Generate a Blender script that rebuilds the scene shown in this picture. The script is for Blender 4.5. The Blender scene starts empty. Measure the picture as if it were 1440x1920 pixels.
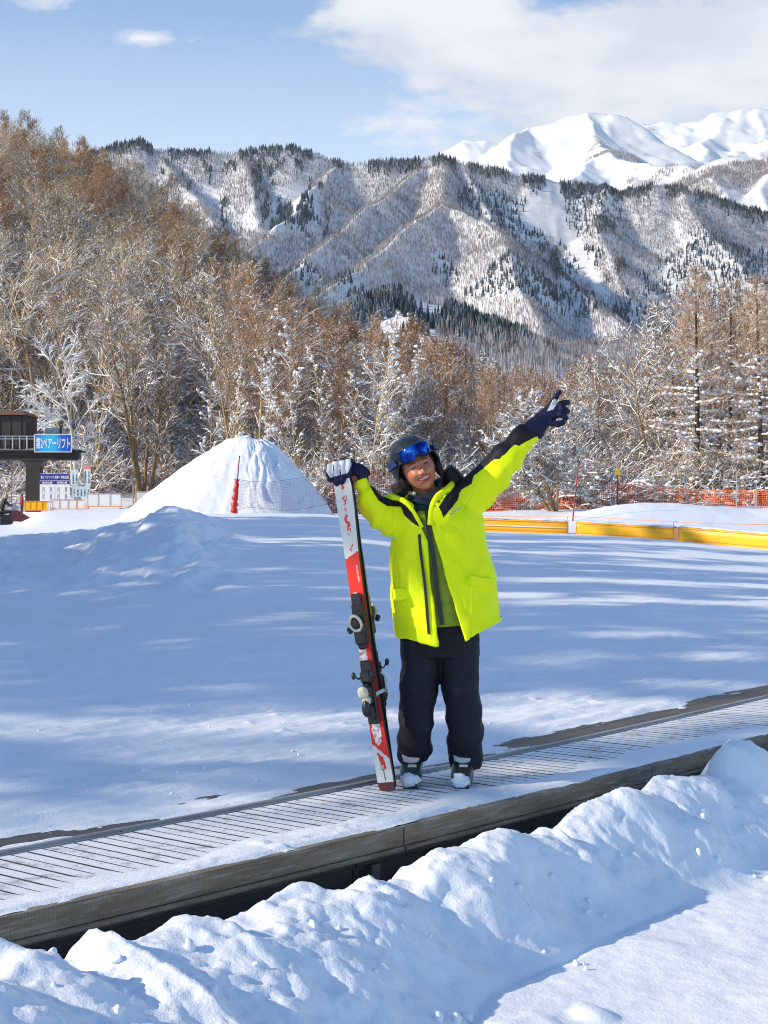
import bpy, math, random
import numpy as np
from mathutils import Vector, Matrix

random.seed(7); RNG = np.random.default_rng(7)
C = bpy.context.scene.collection
SC = bpy.context.scene
F = 2797.0; H = 1.26; HY = 975.0          # focal length in photo pixels, eye height over the belt, horizon row
R = math.radians
EXPOSURE = 0.45; HAZE = 3.3e-5; DENOISE = True
SHADE = []
_r = random.Random(41)
for _i in range(14):
    for _j in range(4): SHADE.append((-22-_j*5.5-_r.uniform(-2, 2), 1.4+_i*2.4+_r.uniform(-.9, .9), _r.uniform(1.15, 1.55)))

def at(px, py, Y):
    """photo pixel + real distance -> world point"""
    return Vector(((px - 720.0) * Y / F, Y, H + (HY - py) * Y / F))

# ------------------------------------------------------------------ noise
def _h(ix, iy, iz, s):
    n = (ix.astype(np.int64) * 374761393 + iy.astype(np.int64) * 668265263 + iz.astype(np.int64) * 2147483647 + s * 144665) & 0x7fffffff
    n = ((n ^ (n >> 13)) * 1274126177) & 0x7fffffff
    n = ((n ^ (n >> 16)) * 974634777) & 0x7fffffff
    return ((n ^ (n >> 11)) & 0xffff) / 65535.0
def vnoise(x, y, s=0, z=None):
    x = np.asarray(x, float); y = np.asarray(y, float)
    ix = np.floor(x); iy = np.floor(y); fx = x - ix; fy = y - iy
    fx = fx*fx*fx*(fx*(fx*6-15)+10); fy = fy*fy*fy*(fy*(fy*6-15)+10)
    if z is None:
        zz = np.zeros_like(ix)
        a = _h(ix, iy, zz, s); b = _h(ix+1, iy, zz, s); c = _h(ix, iy+1, zz, s); d = _h(ix+1, iy+1, zz, s)
        return (a*(1-fx)+b*fx)*(1-fy) + (c*(1-fx)+d*fx)*fy
    z = np.asarray(z, float); iz = np.floor(z); fz = z - iz; fz = fz*fz*(3-2*fz)
    r = []
    for k in (0, 1):
        a = _h(ix, iy, iz+k, s); b = _h(ix+1, iy, iz+k, s); c = _h(ix, iy+1, iz+k, s); d = _h(ix+1, iy+1, iz+k, s)
        r.append((a*(1-fx)+b*fx)*(1-fy) + (c*(1-fx)+d*fx)*fy)
    return r[0]*(1-fz) + r[1]*fz
def fbm(x, y, oct=4, s=0, z=None, gain=.5):
    t = 0; a = 1; n = 0; x = np.asarray(x, float); y = np.asarray(y, float)
    for o in range(oct):
        t = t + a*(vnoise(x, y, s+o*17, z)-.5)*2; n += a
        x = x*2.03+5.1; y = y*2.03+1.7; a *= gain
        if z is not None: z = np.asarray(z)*2.03+3.3
    return t/n
def ss(a, b, x):
    t = np.clip((np.asarray(x, float)-a)/(b-a), 0, 1); return t*t*(3-2*t)

# ------------------------------------------------------------------ object helpers
def tag(o, label=None, cat=None, group=None, kind=None):
    if label: o['label'] = label
    if cat: o['category'] = cat
    if group: o['group'] = group
    if kind: o['kind'] = kind
    return o
def link(name, me, mats=(), parent=None, smooth=False):
    o = bpy.data.objects.new(name, me)
    for m in (mats if isinstance(mats, (list, tuple)) else [mats]): me.materials.append(m)
    if smooth: me.shade_smooth()
    C.objects.link(o)
    if parent is not None: o.parent = parent
    return o
def npmesh(name, V, faces_groups, mats=(), parent=None, smooth=False, matidx=None):
    """V (n,3); faces_groups: list of int arrays (m,3) or (m,4)"""
    me = bpy.data.meshes.new(name)
    V = np.asarray(V, np.float32)
    me.vertices.add(len(V)); me.vertices.foreach_set('co', V.ravel())
    fg = [np.asarray(f, np.int32) for f in faces_groups if len(f)]
    nl = sum(f.size for f in fg); nf = sum(len(f) for f in fg)
    me.loops.add(nl); me.polygons.add(nf)
    me.loops.foreach_set('vertex_index', np.concatenate([f.ravel() for f in fg]))
    tot = np.concatenate([np.full(len(f), f.shape[1], np.int32) for f in fg])
    st = np.concatenate([[0], np.cumsum(tot)[:-1]]).astype(np.int32)
    me.polygons.foreach_set('loop_start', st)
    me.polygons.foreach_set('loop_total', tot)
    if matidx is not None: me.polygons.foreach_set('material_index', np.asarray(matidx, np.int32))
    me.update(calc_edges=True); me.validate()
    return link(name, me, mats, parent, smooth)
def gridfaces(nu, nv, wrap_u=False):
    a = np.arange(nu*nv).reshape(nu, nv)
    if wrap_u: a = np.vstack([a, a[:1]])
    return np.stack([a[:-1, :-1].ravel(), a[1:, :-1].ravel(), a[1:, 1:].ravel(), a[:-1, 1:].ravel()], 1)
def empty(name, loc=(0, 0, 0), rz=0):
    o = bpy.data.objects.new(name, None); C.objects.link(o); o.location = loc; o.rotation_euler = (0, 0, rz)
    o.empty_display_size = .1
    return o
class MB:
    """collects shapes into one mesh"""
    def __init__(s): s.V = []; s.Fq = []; s.n = 0; s.mi = []; s.m = 0
    def add(s, V, Fs):
        V = np.asarray(V, float).reshape(-1, 3)
        s.V.append(V)
        for f in Fs: s.Fq.append([i+s.n for i in f]); s.mi.append(s.m)
        s.n += len(V)
    def box(s, c, d, rot=None, bev=0.0):
        """box centred c with size d, chamfered on all edges"""
        hx, hy, hz = d[0]/2, d[1]/2, d[2]/2
        b = min(bev, hx*.9, hy*.9, hz*.9)
        vs = []
        if b <= 0:
            for x in (-hx, hx):
                for y in (-hy, hy):
                    for z in (-hz, hz): vs.append((x, y, z))
            fs = [(0, 1, 3, 2), (4, 6, 7, 5), (0, 4, 5, 1), (2, 3, 7, 6), (0, 2, 6, 4), (1, 5, 7, 3)]
        else:
            idx = {}
            for sx in (-1, 1):
                for sy in (-1, 1):
                    for sz in (-1, 1):
                        for ax in range(3):
                            p = [sx*(hx-b), sy*(hy-b), sz*(hz-b)]
                            p[ax] = (sx*hx, sy*hy, sz*hz)[ax]
                            idx[(sx, sy, sz, ax)] = len(vs); vs.append(tuple(p))
            fs = []
            I = lambda a, b_, c_, ax: idx[(a, b_, c_, ax)]
            for sg in (-1, 1):
                q = [(-1, -1), (1, -1), (1, 1), (-1, 1)]
                if sg < 0: q = q[::-1]
                fs.append([I(sg, a, b_, 0) for a, b_ in q]); fs.append([I(b_, sg, a, 1) for a, b_ in q]); fs.append([I(a, b_, sg, 2) for a, b_ in q])
            for a in (-1, 1):
                for b_ in (-1, 1):
                    fs.append([I(a, b_, -1, 0), I(a, b_, 1, 0), I(a, b_, 1, 1), I(a, b_, -1, 1)])
                    fs.append([I(a, -1, b_, 0), I(a, 1, b_, 0), I(a, 1, b_, 2), I(a, -1, b_, 2)])
                    fs.append([I(-1, a, b_, 1), I(1, a, b_, 1), I(1, a, b_, 2), I(-1, a, b_, 2)])
            for a in (-1, 1):
                for b_ in (-1, 1):
                    for c_ in (-1, 1): fs.append([I(a, b_, c_, 0), I(a, b_, c_, 1), I(a, b_, c_, 2)])
        V = np.array(vs)
        if rot is not None: V = V @ np.array(Matrix(rot).to_3x3().transposed())
        s.add(V+np.array(c), fs)
    def bar(s, p, q, w, h=None, bev=0.0, up=(0, 0, 1)):
        """rectangular bar from p to q"""
        p = Vector(p); q = Vector(q); d = (q-p); L = d.length; x = d.normalized()
        up = Vector(up)
        if abs(x.dot(up)) > .98: up = Vector((0, 1, 0))
        y = up.cross(x).normalized(); z = x.cross(y)
        M = Matrix((x, y, z)).transposed()
        s.box((p+q)/2, (L, w, h or w), M, bev)
    def tube(s, pts, r, n=10, caps=True):
        pts = [Vector(p) for p in pts]; k = len(pts)
        rr = r if hasattr(r, '__len__') else [r]*k
        V = []; prev = None
        for i, p in enumerate(pts):
            t = ((pts[min(i+1, k-1)]-pts[max(i-1, 0)])).normalized()
            if prev is None:
                a = Vector((0, 0, 1)) if abs(t.z) < .9 else Vector((1, 0, 0))
                u = t.cross(a).normalized()
            else:
                u = (prev-t*prev.dot(t)).normalized()
            prev = u; v = t.cross(u)
            for j in range(n):
                an = 2*math.pi*j/n
                V.append(p+(u*math.cos(an)+v*math.sin(an))*rr[i])
        Fs = []
        for i in range(k-1):
            for j in range(n):
                Fs.append((i*n+j, i*n+(j+1) % n, (i+1)*n+(j+1) % n, (i+1)*n+j))
        if caps: Fs.append(tuple(range(n))[::-1]); Fs.append(tuple((k-1)*n+j for j in range(n)))
        s.add([tuple(v) for v in V], Fs)
    def ball(s, c, r, n=12, m=8, rot=None):
        r = r if hasattr(r, '__len__') else (r, r, r)
        V = []; Fs = []
        for i in range(m+1):
            th = math.pi*i/m
            for j in range(n):
                ph = 2*math.pi*j/n
                V.append((r[0]*math.sin(th)*math.cos(ph), r[1]*math.sin(th)*math.sin(ph), r[2]*math.cos(th)))
        for i in range(m):
            for j in range(n):
                a, b, c2, d = i*n+j, (i+1)*n+j, (i+1)*n+(j+1) % n, i*n+(j+1) % n
                Fs.append((a, b, c2, d))
        V = np.array(V)
        if rot is not None: V = V @ np.array(Matrix(rot).to_3x3().transposed())
        s.add(V+np.array(c), Fs)
    def prism(s, poly, a, b, M=None):
        """polygon in local XY extruded from z=a to z=b, M 4x4 places it"""
        n = len(poly)
        V = [(x, y, a) for x, y in poly]+[(x, y, b) for x, y in poly]
        Fs = [tuple(range(n))[::-1], tuple(range(n, 2*n))]+[(i, (i+1) % n, n+(i+1) % n, n+i) for i in range(n)]
        if M is not None: V = [tuple(M @ Vector(v)) for v in V]
        s.add(V, Fs)
    def build(s, name, mats, parent=None, smooth=False, auto=None):
        me = bpy.data.meshes.new(name)
        me.from_pydata(np.vstack(s.V).tolist(), [], s.Fq)
        o = link(name, me, mats, parent, smooth)
        me.polygons.foreach_set('material_index', s.mi)
        if auto is not None:
            me.shade_smooth(); me.set_sharp_from_angle(angle=R(auto))
        me.update()
        return o

# ------------------------------------------------------------------ materials
def mat(name):
    m = bpy.data.materials.new(name); m.use_nodes = True
    nt = m.node_tree; b = nt.nodes['Principled BSDF']
    return m, nt, b
def N(nt, t, **k):
    n = nt.nodes.new(t)
    for a, v in k.items():
        if a.startswith('i_'):
            n.inputs[a[2:].replace('_', ' ')].default_value = v
        else: setattr(n, a, v)
    return n
def L(nt, a, b): nt.links.new(a, b)
def ramp(nt, fac, stops):
    r = N(nt, 'ShaderNodeValToRGB'); e = r.color_ramp.elements
    while len(e) < len(stops): e.new(.5)
    for i, (p, c) in enumerate(stops):
        e[i].position = p; e[i].color = (*c, 1) if len(c) == 3 else c
    L(nt, fac, r.inputs[0]); return r.outputs[0]
def noise(nt, scale, detail=4, rough=.5, vec=None, dist=0):
    n = N(nt, 'ShaderNodeTexNoise'); n.inputs['Scale'].default_value = scale
    n.inputs['Detail'].default_value = detail; n.inputs['Roughness'].default_value = rough; n.inputs['Distortion'].default_value = dist
    if vec is not None: L(nt, vec, n.inputs['Vector'])
    return n
def coords(nt, kind='Object', scale=None):
    t = N(nt, 'ShaderNodeTexCoord'); o = t.outputs[kind]
    if scale:
        m = N(nt, 'ShaderNodeMapping'); m.inputs['Scale'].default_value = scale; L(nt, o, m.inputs[0]); o = m.outputs[0]
    return o
def mathn(nt, op, a, b=None):
    n = N(nt, 'ShaderNodeMath', operation=op)
    for i, v in enumerate((a, b)):
        if v is None: continue
        if isinstance(v, (int, float)): n.inputs[i].default_value = v
        else: L(nt, v, n.inputs[i])
    return n.outputs[0]
def mixc(nt, fac, a, b):
    n = N(nt, 'ShaderNodeMix', data_type='RGBA')
    for i, v in ((0, fac), (6, a), (7, b)):
        if isinstance(v, (int, float)): n.inputs[i].default_value = v
        elif isinstance(v, tuple): n.inputs[i].default_value = (*v, 1)
        else: L(nt, v, n.inputs[i])
    return n.outputs[2]
def bump(nt, b, h, strength=.5, dist=.01, nrm=None):
    n = N(nt, 'ShaderNodeBump'); n.inputs['Strength'].default_value = strength; n.inputs['Distance'].default_value = dist
    L(nt, h, n.inputs['Height'])
    if nrm is not None: L(nt, nrm, n.inputs['Normal'])
    L(nt, n.outputs[0], b.inputs['Normal']); return n.outputs[0]
def simple(name, col, rough=.6, metal=0, var=.12, scale=8, bmp=0, bd=.005, spec=.5):
    """plain coloured material with a little tonal variation"""
    m, nt, b = mat(name); v = coords(nt)
    n = noise(nt, scale, 5, .6, v)
    c = ramp(nt, n.outputs[0], [(.3, tuple(x*(1-var) for x in col)), (.7, tuple(min(1, x*(1+var)) for x in col))])
    L(nt, c, b.inputs['Base Color']); b.inputs['Roughness'].default_value = rough; b.inputs['Metallic'].default_value = metal
    b.inputs['Specular IOR Level'].default_value = spec
    if bmp: bump(nt, b, noise(nt, scale*4, 5, .6, v).outputs[0], bmp, bd)
    return m

SNOW = (.83, .87, .945)
def snow_mat(name, s1=3.0, s2=60.0, b1=.35, b2=.25, d1=.03, d2=.004, aniso=None, sparkle=True, col=SNOW):
    m, nt, b = mat(name); v = coords(nt, 'Object', aniso)
    n1 = noise(nt, s1, 6, .55, v); n2 = noise(nt, s2, 4, .65, v)
    c = ramp(nt, n1.outputs[0], [(.3, tuple(x*.95 for x in col)), (.75, tuple(min(1, x*1.03) for x in col))])
    L(nt, c, b.inputs['Base Color'])
    b.inputs['Specular IOR Level'].default_value = .25
    if sparkle:
        vo = N(nt, 'ShaderNodeTexVoronoi'); vo.inputs['Scale'].default_value = 160
        L(nt, coords(nt), vo.inputs['Vector'])
        s = ramp(nt, vo.outputs['Color'], [(0.93, (.75, .75, .75)), (.97, (.12, .12, .12))])
        L(nt, s, b.inputs['Roughness'])
    else: b.inputs['Roughness'].default_value = .7
    bn = N(nt, 'ShaderNodeBump'); bn.inputs['Strength'].default_value = b1; bn.inputs['Distance'].default_value = d1; L(nt, n1.outputs[0], bn.inputs['Height'])
    bump(nt, b, n2.outputs[0], b2, d2, bn.outputs[0])
    return m
M = {}
M['snow'] = snow_mat('snow_near', 4, 70, .3, .5, .03, .008)
M['snow_field'] = snow_mat('snow_groomed', 1.3, 45, .2, .4, .02, .006, (1, .25, 1))
M['snow_far'] = snow_mat('snow_far', .02, .3, .3, .3, 2, .3, None, False)
M['snow_clump'] = snow_mat('snow_on_branches', 6, 30, .2, .2, .03, .01, None, False, (.88, .89, .93))
# ================================================================== belt frame: s along the conveyor, w across it (away from the camera)
F0 = np.array([0.0, 6.055, 0.0]); DD = np.array([.6416, .767, 0]); PP_ = np.array([-.767, .6416, 0])
def belt_tilt(s, Y):
    a = np.abs(np.asarray(s, float)-.4); m = np.minimum(a, 4.0)
    return .0025*m*m + .02*(a-m) - .0093*(Y-6.055)
def BW(V):
    V = np.asarray(V, float).reshape(-1, 3)
    P = F0 + V[:, :1]*DD + V[:, 1:2]*PP_
    P[:, 2] = V[:, 2] + belt_tilt(V[:, 0], P[:, 1])
    return P
def sw(X, Y):
    rx = X-F0[0]; ry = Y-F0[1]
    return rx*DD[0]+ry*DD[1], rx*PP_[0]+ry*PP_[1]

# ------------------------------------------------------------------ heights of the open snow
_pxe = [-1400, 0, 150, 300, 620, 760, 900, 1070, 1270, 1440, 2600]
_pye = [1010, 1002, 990, 964, 962, 978, 1000, 1000, 1009, 1023, 1050]
_hx = [-1500, -800, -300, 0, 200, 400, 560, 700, 850, 1000, 1440, 2600]
_hy = [120, 250, 300, 345, 425, 570, 720, 820, 870, 900, 900, 890]
def smooth_table(xs, ys, sig):
    """a polyline turned into a smooth curve"""
    g = np.arange(-2600, 4200, 4.0); v = np.interp(g, xs, ys); n = int(3*sig/4)
    k = np.exp(-.5*(np.arange(-n, n+1)*4/sig)**2); k /= k.sum()
    v = np.convolve(np.pad(v, n, mode='edge'), k, mode='valid')
    return lambda x: np.interp(x, g, v)
_fe = smooth_table(_pxe, _pye, 60); _fh = smooth_table(_hx, _hy, 70)
_fb = smooth_table([-700, -100, 60, 330, 420, 520], [1, 1, .9, 1, .35, 0], 22)
_fc = smooth_table([-600, 0, 130, 230, 330, 400, 480], [.02, .02, .05, .3, .66, .42, .05], 18)
_f7 = smooth_table([-1400, 0, 35, 75, 300, 700, 1000, 1440, 2600], [1.3, 1.05, 1.1, 1.68, 1.8, 1.5, 1.7, 1.9, 2.2], 14)
_fm = smooth_table([1040, 1130, 1230, 1350, 1440, 1700], [0, .5, .7, .5, .45, .3], 30)
def land_z(X, Y):
    X = np.asarray(X, float); Y = np.asarray(Y, float)
    px = 720 + X/np.maximum(Y, 12)*F
    zT = H + (HY-_fe(px))*45/F
    s, w = sw(X, Y)
    base = belt_tilt(np.clip(s, -4, 8), Y) * (1-ss(1, 8, w)) + .0
    t = np.clip((Y-7)/38, 0, 1.0)
    z = base + (zT*t**1.15-base*t)*ss(1.25, 5, w)
    # broad dishes of the groomed run
    z = z + .05*fbm(X*.12+3, Y*.07, 2, 5)*ss(1.5, 6, w)*(1-ss(40, 50, Y))
    # churned bank on the left
    bx = _fb(px)
    by = ss(19, 30, Y+1.2*fbm(X*.5, Y*.2, 2, 8))*(1-ss(33, 41, Y))
    crest = _fc(px)
    z = z + bx*by*crest
    ch = ss(.12, .6, bx)*ss(17, 22, Y+2*fbm(X*.4, Y*.2, 2, 9))*(1-ss(38, 44, Y))
    rg = 1-np.abs(fbm(X*1.3, Y*.5, 4, 11))*2
    z = z + ch*(.14*rg+.13*fbm(X*2.2, Y*1.1, 4, 12)-.05)
    # beyond the run: plaza, mound by the fence, then the wooded hill
    z75 = _f7(px)
    t2 = ss(45, 68, Y); z = z*(1-t2)+z75*t2
    md = _fm(px)
    z = z + md*np.exp(-((Y-56)/4.0)**2)*(1+.12*fbm(X*.9, Y*.4, 3, 21))
    z250 = H + (HY-_fh(px))*250/F
    t3 = np.clip((Y-78)/172, 0, 1); t3 = t3**1.15
    z = z + (z250-z75)*t3*(1+.0*t3)
    z = z - ss(255, 480, Y)*(z250-z75)*.95
    z = z + ss(80, 130, Y)*2.2*fbm(X*.03, Y*.02, 3, 31)
    z = z + .05*fbm(X*.5, Y*.25, 3, 33)*ss(42, 60, Y)
    return z
def field_detail(s, w, X, Y):
    """fine relief of the snow close behind the conveyor"""
    bare = .25+.75*ss(2.0, 3.2, s)+.45*(1-ss(-2.2, -1.2, s))
    h = .026*fbm(s*1.6, w*7, 5, 41, gain=.6) + .012 - .020*bare*(1-ss(1.05, 1.30, w)) + .03*ss(.97, 1.42, w+.10*fbm(s*.8, w*.5, 3, 43)) - .006
    near = 1-ss(2.0, 6.0, w)
    h = h + .013*np.clip(fbm(s*2.4, w*3.2, 5, 44, gain=.62), -.2, 1)*ss(1.2, 1.8, w)*(.35+.65*near)
    h = h + .02*np.clip(fbm(s*9, w*9, 3, 46)-.42, 0, 1)*ss(1.15, 1.5, w)*near*2
    return h

# near strip behind the conveyor
def strip():
    S = np.arange(-9, 16, .022); W = np.arange(.800, 3.5, .018)
    s, w = np.meshgrid(S, W, indexing='ij')
    P = F0 + s[..., None]*DD + w[..., None]*PP_
    X, Y = P[..., 0], P[..., 1]
    z = land_z(X, Y) + field_detail(s, w, X, Y)
    V = np.stack([X, Y, z], -1).reshape(-1, 3)
    o = npmesh('snow_ground', V, [gridfaces(len(S), len(W))], M['snow'], smooth=True); tag(o, kind='structure')
strip()
def fan():
    U = np.concatenate([np.linspace(-2000, -420, 90, endpoint=False), np.linspace(-420, 1860, 560), np.linspace(1875, 3400, 90)])
    Y = [5.0]
    while Y[-1] < 520: Y.append(Y[-1]*(1.0075 if Y[-1] > 60 else 1.0062))
    Y = np.array(Y)
    u, y = np.meshgrid(U, Y, indexing='ij')
    X = (u-720)*y/F
    # shift the nearest rows sideways so that the sheet stays wide close to the camera
    X = X * (1+4.0*np.exp(-(y-5)/5.0))
    z = land_z(X, y); s, w = sw(X, y)
    z = z + field_detail(s, w, X, y)*(1-ss(4, 9, w)) - .004*(w < 3.55)
    # ski tracks
    tr = np.abs(((X*.35+y*.94)*.55+.6*fbm(X*.1, y*.1, 2, 51)) % 1-.5)
    z = z - .018*np.exp(-(tr/.02)**2)*(w > 3.5)*ss(.35, .55, vnoise(X*.2, y*.2, 52))*(y < 44)
    n = len(U); m = len(Y)
    Fs = gridfaces(n, m)
    wc = w.reshape(-1)[Fs].mean(1)
    Fs = Fs[(wc > 3.42)]
    V = np.stack([X, y, z], -1).reshape(-1, 3)
    o = npmesh('snow_field', V, [Fs], M['snow_field'], smooth=True); tag(o, kind='structure')
fan()

# foreground bank and the ground the photographer stands on
_cx = [-120, 0, 60, 100, 135, 165, 180, 200, 240, 300, 330, 370, 400, 440, 490, 600, 660, 700, 735, 760, 800, 870, 895, 930, 965, 1005, 1020, 1045, 1100, 1150, 1165, 1190, 1220, 1270, 1350, 1366, 1385, 1410, 1440, 1520, 1700]
_cy = [1800, 1778, 1795, 1800, 1775, 1738, 1722, 1748, 1757, 1750, 1730, 1714, 1722, 1712, 1682, 1664, 1640, 1628, 1640, 1636, 1610, 1580, 1548, 1546, 1566, 1545, 1528, 1542, 1515, 1478, 1466, 1475, 1478, 1455, 1442, 1398, 1396, 1405, 1430, 1400, 1330]
def front_z(s, w):
    X = F0[0]+s*DD[0]+w*PP_[0]; Y = F0[1]+s*DD[1]+w*PP_[1]
    # crest height along s, measured at w = -0.30
    Xc = F0[0]+s*DD[0]-.30*PP_[0]; Yc = np.maximum(F0[1]+s*DD[1]-.30*PP_[1], 2.6)
    pxc = 720+Xc/Yc*F
    zc = H-(np.interp(pxc, _cx, _cy)-HY)*Yc/F
    zc = np.where(s < -3.2, -.03, zc)
    g = -.38
    wb = np.interp(s, [-4, -2.2, -1.1, -.2, 1.5, 4, 9], [-1.75, -1.55, -1.12, -.86, -.84, -.9, -1.0]) + .09*fbm(s*1.1, w*.2, 3, 61)
    t = np.clip((w+.30)/(wb+.30), 0, 1)
    prof = 1-ss(0, 1, t)**np.interp(s, [-2.4, -.8, .5], [1.9, 1.3, 1.05])
    zz = g+(zc-g)*prof
    # the side towards the conveyor falls away steeply
    back = ss(-.30, -.02, w+.03*fbm(s*4, w*3, 2, 62))
    zz = zz-back*(.30+.2*ss(-.1, 0, w))
    on = ss(.0, .35, prof)*(1-.75*back)
    # lumps thrown up by the shovel: fins running across the bank, steep on the side away from the sun
    q = s*1.55+w*.9+.5*fbm(s*1.2, w*1.4, 2, 63)
    fin = 1-np.abs((q % 1)-.5)*2
    amp = .35+.65*vnoise(np.floor(q)*3.7, w*.8, 64)
    zz = zz+on*(.075*fin*amp-.04)*ss(.05, .5, 1-np.abs(t-.45)*1.2)
    zz = zz+on*(.055*fbm(s*2.3, w*2.6, 4, 65)+.034*np.abs(fbm(s*5, w*5, 5, 66, gain=.6))+.010*fbm(s*16, w*16, 4, 67, gain=.6)+.014*np.clip(np.abs(fbm(s*9, w*9, 3, 72))-.22, 0, 1))
    # undercut line along the foot
    zz = zz-.02*np.exp(-((t-.93)/.035)**2)*ss(-.2, .3, fbm(s*1.3, w*0+2, 2, 68))*(s < 1.2)
    fl = 1-ss(0, .3, prof)
    zz = zz+fl*(.028*fbm(s*.9, w*.9, 3, 69)+.010*fbm(s*5, w*5, 4, 70, gain=.6)+.045*np.clip(fbm(s*2.6, w*2.6, 3, 71)-.36, 0, 1)*2.0)
    return zz, X, Y
def front():
    S = np.concatenate([np.arange(-9, -3.4, .06), np.arange(-3.4, 4.6, .0125), np.arange(4.6, 12, .04)])
    W = np.concatenate([np.arange(-7, -2.6, .05), np.arange(-2.6, .06, .0125), np.arange(.08, .9, .06)])
    s, w = np.meshgrid(S, W, indexing='ij')
    z, X, Y = front_z(s, w)
    z = np.where(w > .1, -.55, z)
    V = np.stack([X, Y, z], -1)
    # push the overhanging parts of the lumps sideways
    k = .035*fbm(s*3.1, w*3.1, 3, 75)*(1-ss(.02, .25, np.abs(z+.14)))
    V[..., 0] += k
    o = npmesh('snow_bank', V.reshape(-1, 3), [gridfaces(len(S), len(W))], M['snow'], smooth=True); tag(o, kind='structure')
front()

# ------------------------------------------------------------------ mountains
def ridge_field(X, Y, ridges, base=0.0, wob=60, seed=0):
    """height = the highest of several crests, each falling off on both sides"""
    wx = X+wob*fbm(X*.004, Y*.004, 3, 80+seed); wy = Y+wob*fbm(X*.004+9, Y*.004, 3, 90+seed)
    best = np.full(X.shape, base, float)
    for pts, k, k2 in ridges:
        P = np.array([at(*p) for p in pts])
        for a, b in zip(P[:-1], P[1:]):
            d = b[:2]-a[:2]; L2 = (d**2).sum()
            t = np.clip(((wx-a[0])*d[0]+(wy-a[1])*d[1])/L2, 0, 1)
            qx = a[0]+t*d[0]; qy = a[1]+t*d[1]
            dist = np.hypot(wx-qx, wy-qy)
            z = a[2]+t*(b[2]-a[2])-k*dist+k2*30*(1-np.exp(-dist/60))*0-k*.0
            z = z + .0*dist
            m = 12.0     # rounded join
            hh = np.clip(.5+.5*(z-best)/m, 0, 1)
            best = best*(1-hh)+z*hh+m*hh*(1-hh)*.5
    return best
RM = [
 ([(-900, 330, 2600), (-300, 320, 2600), (60, 306, 2600), (170, 287, 2600), (215, 272, 2600), (262, 265, 2600), (300, 281, 2600), (350, 288, 2600), (400, 289, 2600), (480, 285, 2600), (560, 279, 2600), (600, 290, 2600), (630, 302, 2600), (690, 304, 2600), (740, 301, 2600), (790, 301, 2600), (832, 293, 2600), (880, 303, 2600), (930, 318, 2600), (1000, 329, 2600), (1100, 349, 2600), (1160, 368, 2600), (1178, 356, 2600), (1220, 348, 2600), (1270, 352, 2600), (1320, 368, 2600), (1370, 383, 2600), (1440, 402, 2600), (1700, 440, 2550), (2400, 520, 2400)], .78, 0),
 ([(645, 308, 2590), (600, 350, 2420), (560, 392, 2260), (500, 445, 2050), (430, 520, 1800)], .80, 0),
 ([(800, 310, 2580), (760, 345, 2450), (720, 378, 2330), (640, 440, 2100), (555, 508, 1850), (470, 580, 1600)], .80, 0),
 ([(835, 300, 2580), (836, 382, 2270), (790, 415, 2130), (720, 462, 1970), (605, 543, 1680), (520, 605, 1500)], .78, 0),
 ([(836, 382, 2270), (905, 410, 2150), (934, 436, 2060), (948, 490, 1880), (985, 560, 1720), (1018, 625, 1560)], .84, 0),
 ([(870, 305, 2590), (900, 372, 2430), (960, 445, 2230), (1060, 530, 1980), (1150, 600, 1790), (1250, 668, 1600)], .80, 0),
 ([(1130, 352, 2590), (1125, 420, 2420), (1160, 500, 2230), (1185, 570, 2080)], .7, 0),
 ([(1280, 356, 2590), (1330, 440, 2380), (1400, 510, 2180), (1500, 590, 1950)], .62, 0),
 ([(1500, 410, 2560), (1600, 500, 2300), (1750, 600, 2000)], .62, 0),
 ([(300, 285, 2590), (330, 340, 2450), (400, 420, 2250)], .7, 0),
 ([(455, 288, 2590), (470, 350, 2430), (480, 420, 2260)], .72, 0),
 ([(-200, 320, 2590), (-100, 450, 2200), (0, 560, 1900)], .62, 0),
]
def fan_patch(u0, u1, nu, y0, y1, ny):
    u = np.linspace(u0, u1, nu); y = np.geomspace(y0, y1, ny)
    u, y = np.meshgrid(u, y, indexing='ij'); return (u-720)*y/F, y, gridfaces(nu, ny)
def mtn_z(X, Y):
    z = ridge_field(X, Y, RM, -60, 22, 0)
    amp = ss(-20, 120, z)
    # gullies run downhill: finer ribs across the slope direction
    r = 1-np.abs(fbm(X*.011, Y*.0035, 4, 101))*2.2
    z = z+amp*(4.5*r-2) + amp*3.5*fbm(X*.02, Y*.02, 4, 103)
    # keep the skyline where it is
    return z
def open_snow(X, Y, z):
    """0..1: how bare of trees the mountain is (avalanche chutes under the crest)"""
    px = 720+X/Y*F; py = HY-(z-H)/Y*F
    n = fbm(px*.02, py*.007, 4, 111)
    a = np.exp(-((px-(1035+.62*(py-400)*(py > 430)))/(44-26*ss(400, 520, py)))**2)*ss(322, 345, py)*(1-ss(545, 575, py))
    a2 = np.exp(-((px-1000)/42)**2)*np.exp(-((py-415)/38)**2)
    b = ss(335, 372, py)*(1-ss(425, 450, py))*(ss(325, 350, px)*(1-ss(585, 625, px)))*(n > -.14+.1*np.sin(px*.09))
    d = .8*np.exp(-((px-545)/40)**2)*np.exp(-((py-395+.8*(px-545))/26)**2)
    c = .8*np.exp(-((px-(1270+.5*(py-430)))/16)**2)*ss(400, 430, py)*(1-ss(500, 540, py))
    return np.clip(a*1.1+a2+.85*b+d+c+.0*n, 0, 1)*ss(-.5, -.15, n+.2)
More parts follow.
